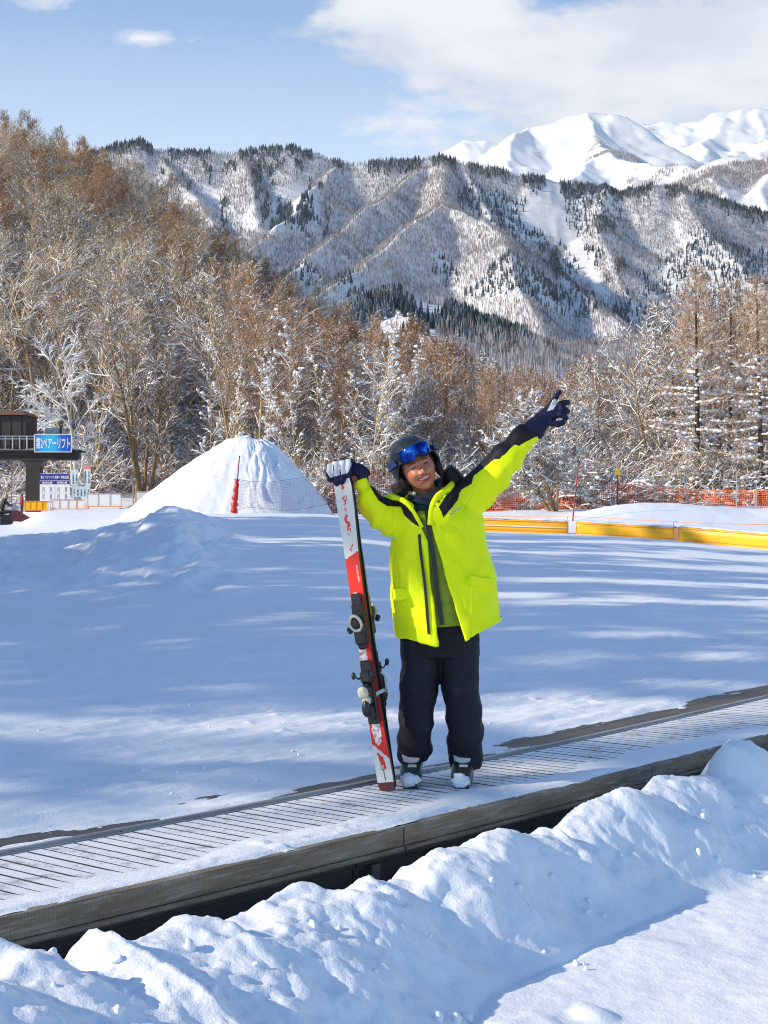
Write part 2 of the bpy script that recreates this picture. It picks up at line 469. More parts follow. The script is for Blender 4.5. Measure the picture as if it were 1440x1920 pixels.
def mountain_mat():
    m, nt, b = mat('mountain_snow')
    v = coords(nt, 'Object')
    n1 = noise(nt, .012, 6, .6, v); n2 = noise(nt, .12, 5, .65, v)
    c = ramp(nt, n2.outputs[0], [(.3, (.60, .58, .58)), (.62, (.86, .87, .9))])
    c = mixc(nt, ramp(nt, n1.outputs[0], [(.35, (0, 0, 0)), (.6, (.6, .6, .6))]), (.78, .78, .80), c)
    L(nt, c, b.inputs['Base Color']); b.inputs['Roughness'].default_value = .9; b.inputs['Specular IOR Level'].default_value = .1
    bump(nt, b, n2.outputs[0], .4, 2.0)
    return m
M['mountain'] = mountain_mat()
X, Y, Fs = fan_patch(-700, 2100, 640, 1250, 2900, 330)
Z = mtn_z(X, Y); V = np.stack([X, Y, Z], -1)
tag(npmesh('mountain', V.reshape(-1, 3), [Fs], M['mountain'], smooth=True), kind='structure')

# spikes: thousands of small far trees, a wood that reads as one mass
def tri_wood(name, X, Y, Z, h, w, mats, tiers=1, lean=.0, seed=0):
    n = len(X); rg = np.random.default_rng(seed)
    a = rg.random(n)*math.pi
    V = []; T = []
    base = np.stack([X, Y, Z-.5], 1); top = np.stack([X, Y, Z+h], 1)
    k = 0
    for c in range(2):
        dx = np.cos(a+c*1.57); dy = np.sin(a+c*1.57); dv = np.stack([dx, dy, np.zeros(n)], 1)
        if tiers == 1:      # bare tree: narrow below, widest at two thirds
            mid = base+(top-base)*.62
            quad = np.stack([base, mid+dv*w[:, None]*.5, top, mid-dv*w[:, None]*.5], 1)
            V.append(quad.reshape(-1, 3)); T.append(np.arange(n*4).reshape(n, 4)+k); k += n*4
        else:
            for t in range(tiers):
                z0 = .12+.27*t; z1 = min(1, z0+.42); ww = w*(1-.27*t)*.5
                p = base+(top-base)*z0; q = base+(top-base)*z1
                tri = np.stack([p-dv*ww[:, None], p+dv*ww[:, None], q], 1)
                V.append(tri.reshape(-1, 3)); T.append(np.arange(n*3).reshape(n, 3)+k); k += n*3
    return npmesh(name, np.concatenate(V), [np.concatenate(T)], mats)
def wood_mat(name, cols, snow=.4, sc=.03):
    m, nt, b = mat(name); v = coords(nt)
    n = noise(nt, sc, 4, .6, v); w = N(nt, 'ShaderNodeTexWhiteNoise'); 
    mp = N(nt, 'ShaderNodeVectorMath', operation='SNAP'); mp.inputs[1].default_value = (4, 4, 400); L(nt, v, mp.inputs[0]); L(nt, mp.outputs[0], w.inputs[0])
    f = mathn(nt, 'ADD', mathn(nt, 'MULTIPLY', w.outputs[0], .6), mathn(nt, 'MULTIPLY', n.outputs[0], .5))
    c = ramp(nt, f, [(.2, cols[0]), (.5, cols[1]), (.85, cols[2])])
    L(nt, c, b.inputs['Base Color']); b.inputs['Roughness'].default_value = 1; b.inputs['Specular IOR Level'].default_value = 0
    return m
M['farwood'] = wood_mat('far_bare_trees', [(.20, .17, .17), (.37, .33, .325), (.62, .59, .60)])
M['farfir'] = wood_mat('far_conifers', [(.035, .055, .07), (.065, .09, .105), (.26, .30, .34)])
def scatter(nu, u0, u1, y0, y1, zf, seed):
    rg = np.random.default_rng(seed)
    u = rg.uniform(u0, u1, nu); y = np.sqrt(rg.uniform(y0*y0, y1*y1, nu))
    x = (u-720)*y/F
    return x, y, zf(x, y), rg.random(nu)
x, y, z, r = scatter(230000, -150, 1600, 1300, 2640, mtn_z, 1)
op = open_snow(x, y, z); px = 720+x/y*F; py = HY-(z-H)/y*F
crest = np.interp(px, [p[0] for p in RM[0][0]], [p[1] for p in RM[0][0]])
fm = fbm(x*.006, y*.003, 4, 121)+.25*ss(900, 1100, px)*ss(430, 520, py)*(1-ss(560, 620, py))-.18*(py > 560)
fir = (fm > .34)
keep = (r > op*1.05) & (z > -20)
dec = keep & ~(fir & (r > .35)) & (r > .18)
hh = 4.2+3.8*np.random.default_rng(3).random(len(x))
yfar = lambda q: q > 2000
o = tri_wood('mountain_wood', x[dec], y[dec], z[dec], hh[dec], np.where(yfar(y[dec]), .75, .55)+hh[dec]*.02, M['farwood'], seed=5)
tag(o, kind='stuff')
cf = keep & fir & (r > .88)
xc = x[cf]; yc = y[cf]; zc = z[cf]
# dense dark firs along the skyline
rg = np.random.default_rng(12)
u = rg.uniform(150, 1500, 5200); yy = rg.normal(2598, 16, 5200); xx = (u-720)*yy/F; zz = mtn_z(xx, yy)
okc = vnoise(u*.03, u*0, 131) > .22
xc = np.concatenate([xc, xx[okc]]); yc = np.concatenate([yc, yy[okc]]); zc = np.concatenate([zc, zz[okc]])
# dark firs on the ribs beside the chutes
u = rg.uniform(960, 1180, 5200); yy = rg.uniform(1900, 2500, 5200); xx = (u-720)*yy/F; zz = mtn_z(xx, yy); pyy = HY-(zz-H)/yy*F
ok = (fbm(u*.05, pyy*.022, 4, 133) > .12) & (pyy > 400) & (pyy < 620) & (open_snow(xx, yy, zz) < .3)
xc = np.concatenate([xc, xx[ok]]); yc = np.concatenate([yc, yy[ok]]); zc = np.concatenate([zc, zz[ok]])
u = rg.uniform(300, 620, 9000); yy = rg.uniform(2150, 2560, 9000); xx = (u-720)*yy/F; zz = mtn_z(xx, yy); pyy = HY-(zz-H)/yy*F
ok = (fbm(u*.05, pyy*.02, 4, 134) > .22) & (rg.random(9000) < .6) & (pyy > 300)
xc = np.concatenate([xc, xx[ok]]); yc = np.concatenate([yc, yy[ok]]); zc = np.concatenate([zc, zz[ok]])
hc = 9+9*rg.random(len(xc))
tag(tri_wood('mountain_conifers', xc, yc, zc, hc*.66, hc*.26, M['farfir'], tiers=3, seed=6), kind='stuff')

# lower wooded shoulder between the hill and the mountain
RK = [([(500, 640, 720), (640, 640, 700), (700, 590, 700), (745, 566, 700), (790, 566, 700), (840, 585, 700), (900, 620, 700), (950, 655, 710), (1050, 672, 740), (1150, 690, 780), (1300, 700, 800), (1600, 690, 820), (2400, 680, 850)], .42, 0),
      ([(900, 640, 900), (1020, 655, 950), (1200, 640, 980), (1500, 620, 1000), (2300, 600, 1000)], .4, 0),
      ([(-800, 500, 800), (200, 560, 780), (520, 640, 730)], .4, 0)]
def knoll_z(X, Y): return ridge_field(X, Y, RK, -20, 18, 3)+3.5*fbm(X*.03, Y*.02, 4, 141)
X, Y, Fs = fan_patch(-900, 2400, 300, 430, 1300, 160)
tag(npmesh('shoulder_hill', np.stack([X, Y, knoll_z(X, Y)], -1).reshape(-1, 3), [Fs], M['mountain'], smooth=True), kind='structure')
x, y, z, r = scatter(80000, 500, 1600, 480, 1050, knoll_z, 21)
px = 720+x/y*F; py = HY-(z-H)/y*F
keep = ~((fbm(x*.02, y*.02, 3, 143) > .25) & (px < 960))
h = 3+3.5*r
k = keep & (r > .15)
tag(tri_wood('shoulder_wood', x[k], y[k], z[k], h[k], .22+h[k]*.03, M['farwood'], seed=7), kind='stuff')
u = rg.uniform(640, 985, 1500); yy = rg.normal(690, 22, 1500); xx = (u-720)*yy/F; zz = knoll_z(xx, yy)
ok = vnoise(xx*.05, yy*.05, 144) > .33
hh = 3.5+4*rg.random(1500)
tag(tri_wood('shoulder_conifers', xx[ok], yy[ok], zz[ok], hh[ok], hh[ok]*.42, M['farfir'], tiers=3, seed=8), kind='stuff')

# the white summit and the range behind
RP = [([(780, 330, 6400), (830, 290, 6400), (880, 263, 6450), (905, 268, 6450), (925, 272, 6450), (985, 238, 6500), (1020, 234, 6500), (1060, 221, 6500), (1100, 215, 6500), (1140, 217, 6500), (1163, 222, 6500), (1195, 244, 6450), (1250, 283, 6350), (1330, 320, 6200)], .72, 0),
      ([(1100, 215, 6500), (1110, 270, 6000), (1160, 296, 5500), (1215, 306, 5300), (1290, 325, 5000), (1360, 350, 4800)], .6, 0),
      ([(985, 238, 6500), (960, 290, 6000), (960, 340, 5600)], .6, 0),
      ([(1130, 300, 5600), (1080, 330, 5200), (1020, 350, 5000)], .55, 0)]
RB = [([(1120, 225, 11500), (1190, 225, 11500), (1260, 222, 11500), (1330, 212, 11500), (1370, 203, 11500), (1440, 205, 11500), (1600, 190, 11500), (2100, 230, 11500)], .6, 0),
      ([(1370, 204, 11500), (1330, 260, 10700), (1300, 300, 10000)], .55, 0), ([(1500, 204, 11500), (1450, 260, 10700), (1430, 300, 10000)], .55, 0)]
RR = [([(1180, 352, 4200), (1240, 336, 4200), (1300, 316, 4200), (1360, 303, 4200), (1400, 296, 4200), (1440, 292, 4200), (1600, 280, 4200), (2200, 300, 4200)], .6, 0),
      ([(1330, 308, 4200), (1340, 350, 3900), (1380, 400, 3600)], .55, 0), ([(1440, 292, 4200), (1440, 350, 3850), (1470, 400, 3500)], .55, 0)]
def peak_mat():
    m, nt, b = mat('summit_snow'); v = coords(nt, 'Object')
    n = noise(nt, .004, 8, .62, v, .4)
    c = ramp(nt, n.outputs[0], [(.36, (.50, .49, .50)), (.40, (.90, .91, .93))])
    L(nt, c, b.inputs['Base Color']); b.inputs['Roughness'].default_value = .9; b.inputs['Specular IOR Level'].default_value = .1
    bump(nt, b, noise(nt, .012, 6, .6, v).outputs[0], .35, 14)
    return m
M['peak'] = peak_mat()
X, Y, Fs = fan_patch(600, 1900, 420, 4500, 7200, 170)
Z = ridge_field(X, Y, RP, -200, 60, 5)+22*fbm(X*.0022, Y*.0022, 6, 151)+12*(1-np.abs(fbm(X*.0035, Y*.0015, 4, 152))*2)-8
tag(npmesh('snow_peak', np.stack([X, Y, Z], -1).reshape(-1, 3), [Fs], M['peak'], smooth=True), kind='structure')
X, Y, Fs = fan_patch(950, 2300, 260, 9300, 13000, 100)
Z = ridge_field(X, Y, RB, -200, 100, 6)+40*fbm(X*.002, Y*.002, 6, 161)+30*(1-np.abs(fbm(X*.003, Y*.0012, 4, 162))*2)-20
tag(npmesh('snow_range', np.stack([X, Y, Z], -1).reshape(-1, 3), [Fs], M['peak'], smooth=True), kind='structure')
def ridge_z(X, Y): return ridge_field(X, Y, RR, -150, 50, 7)+16*fbm(X*.006, Y*.003, 5, 171)
X, Y, Fs = fan_patch(1000, 2300, 260, 3200, 4600, 110)
tag(npmesh('blue_ridge', np.stack([X, Y, ridge_z(X, Y)], -1).reshape(-1, 3), [Fs], M['mountain'], smooth=True), kind='structure')
x, y, z, r = scatter(26000, 1150, 1560, 3300, 4260, ridge_z, 31)
k = (fbm(x*.004, y*.004, 4, 173) > -.02)
tag(tri_wood('ridge_wood', x[k], y[k], z[k], 8+6*r[k], 1.6+0*r[k], M['farwood'], seed=9), kind='stuff')
x, y, z, r = scatter(9000, 1080, 1330, 4900, 5900, lambda a, b: ridge_field(a, b, RP, -200, 60, 5)+22*fbm(a*.0022, b*.0022, 6, 151)+12*(1-np.abs(fbm(a*.0035, b*.0015, 4, 152))*2)-8, 33)
k = (fbm(x*.003, y*.003, 4, 175) > .05) & ((HY-(z-H)/y*F) > 285)
tag(tri_wood('summit_foot_wood', x[k], y[k], z[k], 8+6*r[k], 2+0*r[k], M['farwood'], seed=10), kind='stuff')

# ------------------------------------------------------------------ sky, sun, camera
def haze():
    mb = MB(); x0, x1, y0, y1, z0, z1 = -4200, 5200, -60, 7400, -262, 2150
    mb.box(((x0+x1)/2, (y0+y1)/2, (z0+z1)/2), (x1-x0, y1-y0, z1-z0)); m = bpy.data.materials.new('clear_mountain_air'); m.use_nodes = True; nt = m.node_tree
    nt.nodes.remove(nt.nodes['Principled BSDF']); v = N(nt, 'ShaderNodeVolumePrincipled'); v.inputs['Density'].default_value = HAZE; v.inputs['Color'].default_value = (.86, .92, 1, 1); v.inputs['Anisotropy'].default_value = .2
    L(nt, v.outputs[0], nt.nodes['Material Output'].inputs['Volume']); o = mb.build('haze', m); tag(o, kind='stuff')
if HAZE: haze()
SUN_EL, SUN_AZ = R(24), math.atan2(-.955, -.295)      # azimuth measured from +Y towards +X
def sky():
    w = bpy.data.worlds.new('World'); SC.world = w; w.use_nodes = True; nt = w.node_tree
    bg = nt.nodes['Background']
    st = N(nt, 'ShaderNodeTexSky', sky_type='NISHITA'); st.sun_disc = False; st.sun_elevation = SUN_EL
    st.sun_rotation = SUN_AZ
    st.altitude = 800; st.air_density = 1.15; st.dust_density = .25; st.ozone_density = 4.0
    tc = N(nt, 'ShaderNodeTexCoord'); sp = N(nt, 'ShaderNodeSeparateXYZ'); L(nt, tc.outputs['Generated'], sp.inputs[0])
    # clouds: a layer seen at a flat angle, heavier to the right of the valley
    den = mathn(nt, 'ADD', sp.outputs[2], .16)
    u = mathn(nt, 'DIVIDE', sp.outputs[0], den); v = mathn(nt, 'DIVIDE', sp.outputs[1], den)
    cb = N(nt, 'ShaderNodeCombineXYZ'); L(nt, u, cb.inputs[0]); L(nt, v, cb.inputs[1])
    n = noise(nt, 1.15, 5, .48, cb.outputs[0], .0); n.inputs['W'].default_value if False else None
    fine = noise(nt, 4.0, 5, .5, cb.outputs[0], .0)
    tiny = noise(nt, 15, 5, .6, cb.outputs[0], .0)
    nn = mathn(nt, 'ADD', mathn(nt, 'ADD', mathn(nt, 'MULTIPLY', n.outputs[0], .85), mathn(nt, 'MULTIPLY', fine.outputs[0], .40)), mathn(nt, 'SUBTRACT', mathn(nt, 'MULTIPLY', tiny.outputs[0], .42), .335))
    mr = N(nt, 'ShaderNodeMapRange'); mr.inputs[1].default_value = -.12; mr.inputs[2].default_value = .22; mr.inputs[3].default_value = -.07; mr.inputs[4].default_value = .15; L(nt, sp.outputs[0], mr.inputs[0])
    fr = N(nt, 'ShaderNodeMapRange'); fr.inputs[1].default_value = .0; fr.inputs[2].default_value = .9; fr.inputs[3].default_value = -.4; fr.inputs[4].default_value = 0; L(nt, sp.outputs[1], fr.inputs[0])
    f = mathn(nt, 'ADD', mathn(nt, 'ADD', nn, mr.outputs[0]), fr.outputs[0])
    def puff(px, py, wx, wz, amp):
        dx = mathn(nt, 'DIVIDE', mathn(nt, 'SUBTRACT', mathn(nt, 'DIVIDE', sp.outputs[0], sp.outputs[1]), (px-720)/F), wx/F)
        dz = mathn(nt, 'DIVIDE', mathn(nt, 'SUBTRACT', mathn(nt, 'DIVIDE', sp.outputs[2], sp.outputs[1]), (HY-py)/F), wz/F)
        q = mathn(nt, 'ADD', mathn(nt, 'MULTIPLY', dx, dx), mathn(nt, 'MULTIPLY', dz, dz))
        return mathn(nt, 'MULTIPLY', mathn(nt, 'MAXIMUM', mathn(nt, 'SUBTRACT', 1.0, q), 0.0), amp)
    for a_ in ((262, 62, 80, 34, .13), (320, 72, 80, 26, .13), (50, 2, 140, 45, .15), (760, 30, 290, 110, .20), (1080, 110, 400, 110, .18), (1350, 60, 300, 120, .12), (330, 190, 420, 70, -.05), (480, 110, 150, 60, -.06)):
        f = mathn(nt, 'ADD', f, puff(*a_))
    mask = ramp(nt, f, [(.49, (0, 0, 0)), (.63, (1, 1, 1))])
    # thin white veil towards the horizon
    vz = N(nt, 'ShaderNodeMapRange'); vz.inputs[1].default_value = .32; vz.inputs[2].default_value = .20; vz.inputs[3].default_value = .10; vz.inputs[4].default_value = .78; L(nt, sp.outputs[2], vz.inputs[0])
    vf = N(nt, 'ShaderNodeMapRange'); vf.inputs[1].default_value = .55; vf.inputs[2].default_value = .95; L(nt, sp.outputs[1], vf.inputs[0])
    veil = mathn(nt, 'MULTIPLY', vz.outputs[0], vf.outputs[0])
    shade = ramp(nt, fine.outputs[0], [(.38, (3.6, 3.85, 4.35)), (.62, (4.7, 4.8, 5.1))])
    base = mixc(nt, veil, st.outputs[0], (4.3, 5.0, 6.0))
    col = mixc(nt, mask, base, shade)
    L(nt, col, bg.inputs[0]); bg.inputs[1].default_value = .15
sky()
sd = bpy.data.lights.new('sun', 'SUN'); sd.energy = 3.7; sd.angle = R(.53); sd.color = (1, .86, .64)
so = bpy.data.objects.new('sun', sd); C.objects.link(so)
dv = Vector((math.sin(SUN_AZ)*math.cos(SUN_EL), math.cos(SUN_AZ)*math.cos(SUN_EL), math.sin(SUN_EL)))
so.rotation_euler = dv.to_track_quat('Z', 'Y').to_euler(); so.location = dv*50
cd = bpy.data.cameras.new('camera'); co = bpy.data.objects.new('camera', cd); C.objects.link(co)
co.location = (0, 0, H); co.rotation_euler = (R(90), 0, 0)
cd.sensor_fit = 'VERTICAL'; cd.sensor_height = 24; cd.lens = F/1920*24; cd.shift_y = 15/1920
cd.clip_start = .05; cd.clip_end = 30000
SC.camera = co
SC.view_settings.view_transform = 'Standard'; SC.view_settings.look = 'None'; SC.view_settings.exposure = EXPOSURE; SC.view_settings.gamma = 1
SC.render.resolution_x = 768; SC.render.resolution_y = 1024
SC.cycles.use_denoising = DENOISE; SC.cycles.filter_width = 1.1; SC.cycles.denoising_prefilter = 'NONE'
SC.cycles.max_bounces = 6; SC.cycles.diffuse_bounces = 3; SC.cycles.glossy_bounces = 2; SC.cycles.transparent_max_bounces = 8; SC.cycles.caustics_reflective = False; SC.cycles.caustics_refractive = False
# ================================================================== the conveyor lift (magic carpet)
def belt_obj(name, parts, mats, parent, smooth=False, auto=None):
    """parts: list of (s0,s1,w0,w1,z0,z1,bevel); long boxes follow the gentle bend of the belt"""
    V = []; Fq = []; n = 0
    for (s0, s1, w0, w1, z0, z1, bv) in parts:
        k = max(1, int(math.ceil((s1-s0)/.5)))
        b = min(bv, (w1-w0)*.45, (z1-z0)*.45)
        prof = [(w0+b, z0), (w1-b, z0), (w1, z0+b), (w1, z1-b), (w1-b, z1), (w0+b, z1), (w0, z1-b), (w0, z0+b)] if b > 0 else [(w0, z0), (w1, z0), (w1, z1), (w0, z1)]
        m = len(prof)
        for i in range(k+1):
            s = s0+(s1-s0)*i/k
            for (w, z) in prof: V.append((s, w, z))
        for i in range(k):
            for j in range(m):
                Fq.append([n+i*m+j, n+(i+1)*m+j, n+(i+1)*m+(j+1) % m, n+i*m+(j+1) % m])
        Fq.append([n+j for j in range(m)]); Fq.append([n+k*m+j for j in range(m)][::-1])
        n += (k+1)*m
    P = BW(V)-F0
    me = bpy.data.meshes.new(name); me.from_pydata(P.tolist(), [], Fq)
    o = link(name, me, mats, parent)
    if auto: me.shade_smooth(); me.set_sharp_from_angle(angle=R(auto))
    return o
def belt_coords(nt):
    """object coordinates turned so that x runs along the belt"""
    v = coords(nt, 'Object'); r = N(nt, 'ShaderNodeVectorRotate', rotation_type='Z_AXIS'); r.inputs['Angle'].default_value = -math.atan2(.767, .6416)
    L(nt, v, r.inputs['Vector']); return r.outputs[0]
def scaled(nt, v, sc):
    m = N(nt, 'ShaderNodeMapping'); m.inputs['Scale'].default_value = sc; L(nt, v, m.inputs[0]); return m.outputs[0]
def kerb_mat():
    m, nt, b = mat('weathered_edge_board'); v = belt_coords(nt)
    n1 = noise(nt, 2.2, 6, .6, scaled(nt, v, (1, 3, 6))); n2 = noise(nt, 14, 6, .7, scaled(nt, v, (.35, 1, 5)))
    c = ramp(nt, n1.outputs[0], [(.25, (.10, .078, .052)), (.5, (.19, .152, .105)), (.75, (.30, .26, .20))])
    c = mixc(nt, ramp(nt, n2.outputs[0], [(.5, (0, 0, 0)), (.72, (.7, .7, .7))]), c, (.46, .45, .42))
    wv = N(nt, 'ShaderNodeTexWave', bands_direction='X'); wv.inputs['Scale'].default_value = 28; wv.inputs['Distortion'].default_value = 1.2; wv.inputs['Detail'].default_value = 3; L(nt, v, wv.inputs[0])
    c = mixc(nt, mathn(nt, 'MULTIPLY', wv.outputs['Fac'], .28), c, (.09, .08, .065))
    L(nt, c, b.inputs['Base Color']); b.inputs['Roughness'].default_value = .8
    bump(nt, b, mathn(nt, 'ADD', wv.outputs['Fac'], n2.outputs[0]), .7, .003)
    return m
def panel_mat():
    m, nt, b = mat('dark_side_panel'); v = belt_coords(nt)
    n1 = noise(nt, 3, 6, .65, scaled(nt, v, (1, 1, 5)))
    n2 = noise(nt, 40, 4, .7, scaled(nt, v, (1, 1, .15)))
    c = ramp(nt, n1.outputs[0], [(.3, (.012, .014, .017)), (.6, (.035, .036, .038)), (.8, (.085, .07, .05))])
    c = mixc(nt, ramp(nt, n2.outputs[0], [(.6, (0, 0, 0)), (.8, (.25, .25, .25))]), c, (.2, .2, .2))
    L(nt, c, b.inputs['Base Color']); b.inputs['Roughness'].default_value = .6; bump(nt, b, n2.outputs[0], .3, .002)
    return m
def board_mat():
    m, nt, b = mat('wet_walkway_board'); v = belt_coords(nt)
    n1 = noise(nt, 2, 6, .6, scaled(nt, v, (.6, 4, 1)))
    wv = N(nt, 'ShaderNodeTexWave', bands_direction='Y'); wv.inputs['Scale'].default_value = 16; wv.inputs['Distortion'].default_value = .6; L(nt, v, wv.inputs[0])
    c = ramp(nt, n1.outputs[0], [(.3, (.05, .048, .044)), (.6, (.10, .094, .083)), (.8, (.17, .16, .145))])
    c = mixc(nt, mathn(nt, 'MULTIPLY', wv.outputs['Fac'], .5), c, (.035, .033, .03))
    L(nt, c, b.inputs['Base Color']); b.inputs['Roughness'].default_value = .55; bump(nt, b, wv.outputs['Fac'], .5, .003)
    return m
def slat_mat():
    m, nt, b = mat('snowy_belt_rib'); v = belt_coords(nt)
    n1 = noise(nt, 7, 6, .7, v); n2 = noise(nt, 60, 3, .6, v)
    f = mathn(nt, 'ADD', mathn(nt, 'MULTIPLY', n1.outputs[0], .7), mathn(nt, 'MULTIPLY', n2.outputs[0], .3))
    c = ramp(nt, f, [(.34, (.20, .195, .195)), (.41, (.50, .52, .55)), (.48, (.80, .83, .89))])
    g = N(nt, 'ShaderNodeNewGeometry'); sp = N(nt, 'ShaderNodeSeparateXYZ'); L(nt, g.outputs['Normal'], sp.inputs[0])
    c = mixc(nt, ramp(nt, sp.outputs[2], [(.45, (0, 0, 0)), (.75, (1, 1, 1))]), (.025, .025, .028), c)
    L(nt, c, b.inputs['Base Color']); b.inputs['Roughness'].default_value = .6
    bump(nt, b, f, .7, .006)
    return m
def rail_mat():
    m, nt, b = mat('zinc_rail'); v = belt_coords(nt); n = noise(nt, 3, 5, .6, scaled(nt, v, (.5, 6, 6)))
    L(nt, ramp(nt, n.outputs[0], [(.3, (.22, .22, .22)), (.7, (.45, .46, .47))]), b.inputs['Base Color']); b.inputs['Metallic'].default_value = .35; b.inputs['Roughness'].default_value = .45
    return m
M['kerb'] = kerb_mat(); M['panel'] = panel_mat(); M['board'] = board_mat(); M['slat'] = slat_mat(); M['rail'] = rail_mat()
M['rubber'] = simple('black_rubber', (.018, .018, .02), .55, 0, .3, 20, .3)
M['beam'] = simple('grey_steel_beam', (.10, .105, .11), .5, .3, .3, 6, .3)

conv = empty('conveyor_lift', tuple(F0))
tag(conv, 'snow dusted rubber belt conveyor lift in a low dark box with weathered edge boards', 'conveyor')
S0, S1 = -5.9, 12.1
belt_obj('belt', [(S0, S1, -.0, .765, -.060, -.046, 0)], M['rubber'], conv)
rb = []; s = S0; r_ = random.Random(3)
while s < S1-.07:
    rb.append((s+.004, s+.0670-.003*r_.random(), .035, .752, -.0455, -.001+.002*r_.random(), .003)); s += .0735
belt_obj('rib', rb, M['slat'], conv)
conv.children[-1].name = 'belt_ribs'
jo = [S0, -3.9, -1.9, .1, 2.12, 4.1, 6.1, 8.1, 10.1, S1]
for a, b in zip(jo[:-1], jo[1:]):
    belt_obj('edge_board', [(a+.004, b-.004, -.022, .028, -.076, .004, .004), (a+.006, b-.006, -.032, .0, -.094, -.0765, .003)], M['kerb'], conv)
for a, b in zip(jo[:-1], jo[1:]):
    belt_obj('side_panel', [(a-.23, b-.238, .050, .075, -.62, -.10, .003), (a-.23, b-.24, .034, .0495, -.135, -.112, .003)], M['panel'], conv)
belt_obj('support_beam', [(S0, S1, .005, .049, -.1110, -.0945, .002)]+[(q, q+.05, .02, .0495, -.5, -.136, .003) for q in (-3.5, -1.45, -.05, .35, 2.4, 4.5)], M['beam'], conv)
for i, (a, b) in enumerate([(S0, -3.2), (-3.2, -.72), (-.72, 1.28), (1.28, 3.28), (3.28, 5.3), (5.3, 8.2), (8.2, S1)]):
    belt_obj('guide_rail', [(a+.003, b-.003, .782, .812, -.03, .012, .004), (a+.003, b-.003, .7665, .7815, -.03, .002, .002)], M['rail'], conv)
for i, (a, b) in enumerate([(S0, -3.0), (-3.0, -.9), (-.9, 1.1), (1.1, 3.1), (3.1, 5.1), (5.1, 8.1), (8.1, S1)]):
    belt_obj('walkway_board', [(a+.003, b-.003, .816, 1.02, -.03, -.002, .003), (a+.003+.3, b-.003+.3, 1.026, 1.235, -.03, -.003, .003)], M['board'], conv)

# loose snow lying on the belt
def belt_snow():
    S = np.arange(-5.2, 11.5, .0125); W = np.arange(.0, .7651, .0125)
    s, w = np.meshgrid(S, W, indexing='ij')
    n = fbm(s*2.2, w*3.2, 5, 201, gain=.62); big = fbm(s*.7, w*1.1, 3, 202)
    zone = 1-ss(.13, .40, w+.16*big+.05*fbm(s*3, w*3, 2, 203))
    h = -.010+.020*zone+.012*n*(.5+.5*zone)+.006*big
    far = ss(1.2, 4.5, s); h = h-.004*far*(1-zone)
    # bare strips near the front boards
    h = h-.03*np.clip(fbm(s*1.3+4, w*7, 4, 204)-.30, 0, 1)*2.2
    h = h-.010*(1-ss(.012, .05, w+.02*fbm(s*5, w*0, 3, 205)))
    # trampled crumbs
    h = h+.014*np.clip(fbm(s*11, w*11, 3, 206)-.30, 0, 1)*1.6*(.3+.7*zone)
    h = h+.020*np.exp(-(((s-1.33)/.16)**2+((w-.70)/.05)**2))*(1+fbm(s*9, w*9, 2, 207))
    h = np.minimum(h, .045)
    V = BW(np.stack([s, w, h], -1).reshape(-1, 3))
    o = npmesh('belt_snow', V, [gridfaces(len(S), len(W))], M['snow'], smooth=True)
    tag(o, kind='stuff')
belt_snow()
# the snow crumbs and balls lying about behind the belt
def ico(sub=1):
    import bmesh
    bm = bmesh.new(); bmesh.ops.create_icosphere(bm, subdivisions=sub, radius=1)
    v = np.array([x.co[:] for x in bm.verts]); f = np.array([[q.index for q in p.verts] for p in bm.faces]); bm.free(); return v, f
ICO1, ICO1F = ico(1); ICO2, ICO2F = ico(2)
def crumbs():
    rg = np.random.default_rng(31); V = []; T = []; k = 0
    px = rg.uniform(-60, 1500, 260); py = 1000+500*rg.random(260)**.45
    for x, y in zip(px, py):
        for it in range(3):
            Yd = 9.0
            for q in range(8):
                Xw = (x-720)*Yd/F; z = float(land_z(Xw, Yd)); Yd = max(4, (H-z)*F/max(20, y-HY))
        Xw = (x-720)*Yd/F; s_, w_ = sw(Xw, Yd)
        if w_ < 1.15 or Yd > 34: continue
        r = (.003+.010*rg.random()**4)*(1 if Yd < 14 else 1.4)
        z = float(land_z(Xw, Yd))+float(field_detail(s_, w_, np.array(Xw), np.array(Yd)))*float(1-ss(4, 9, w_))
        V.append(ICO1*r*(.8+.4*rg.random((len(ICO1), 1)))+np.array([Xw, Yd, z+r*.4])); T.append(ICO1F+k); k += len(ICO1)
    o = npmesh('snow_crumbs', np.concatenate(V), [np.concatenate(T)], M['snow'], smooth=True); tag(o, kind='stuff')
crumbs()
def snowball(name, px, py, r, label, seed):
    Yd = 8.0
    for q in range(12):
        Xw = (px-720)*Yd/F; z = float(land_z(Xw, Yd)); Yd = (H-z)*F/(py-HY)
    s_, w_ = sw(Xw, Yd)
    n = fbm(ICO2[:, 0]*1.6+seed, ICO2[:, 1]*1.6, 3, seed, ICO2[:, 2]*1.6)
    o = npmesh(name, ICO2*r*(1+.35*n[:, None])*np.array([1.15, 1, .9]), [ICO2F], M['snow'], smooth=True)
    o.location = (Xw, Yd, z+r*.45+.012); tag(o, label, 'snowball')
snowball('snowball', 274, 1460, .031, 'largest round snowball lying on the groomed snow behind the conveyor', 3)
snowball('snowball', 165, 1496, .019, 'small snow lump left of the round snowball near the walkway boards', 4)
snowball('snowball', 306, 1452, .014, 'tiny snow lump just right of the largest snowball', 5)

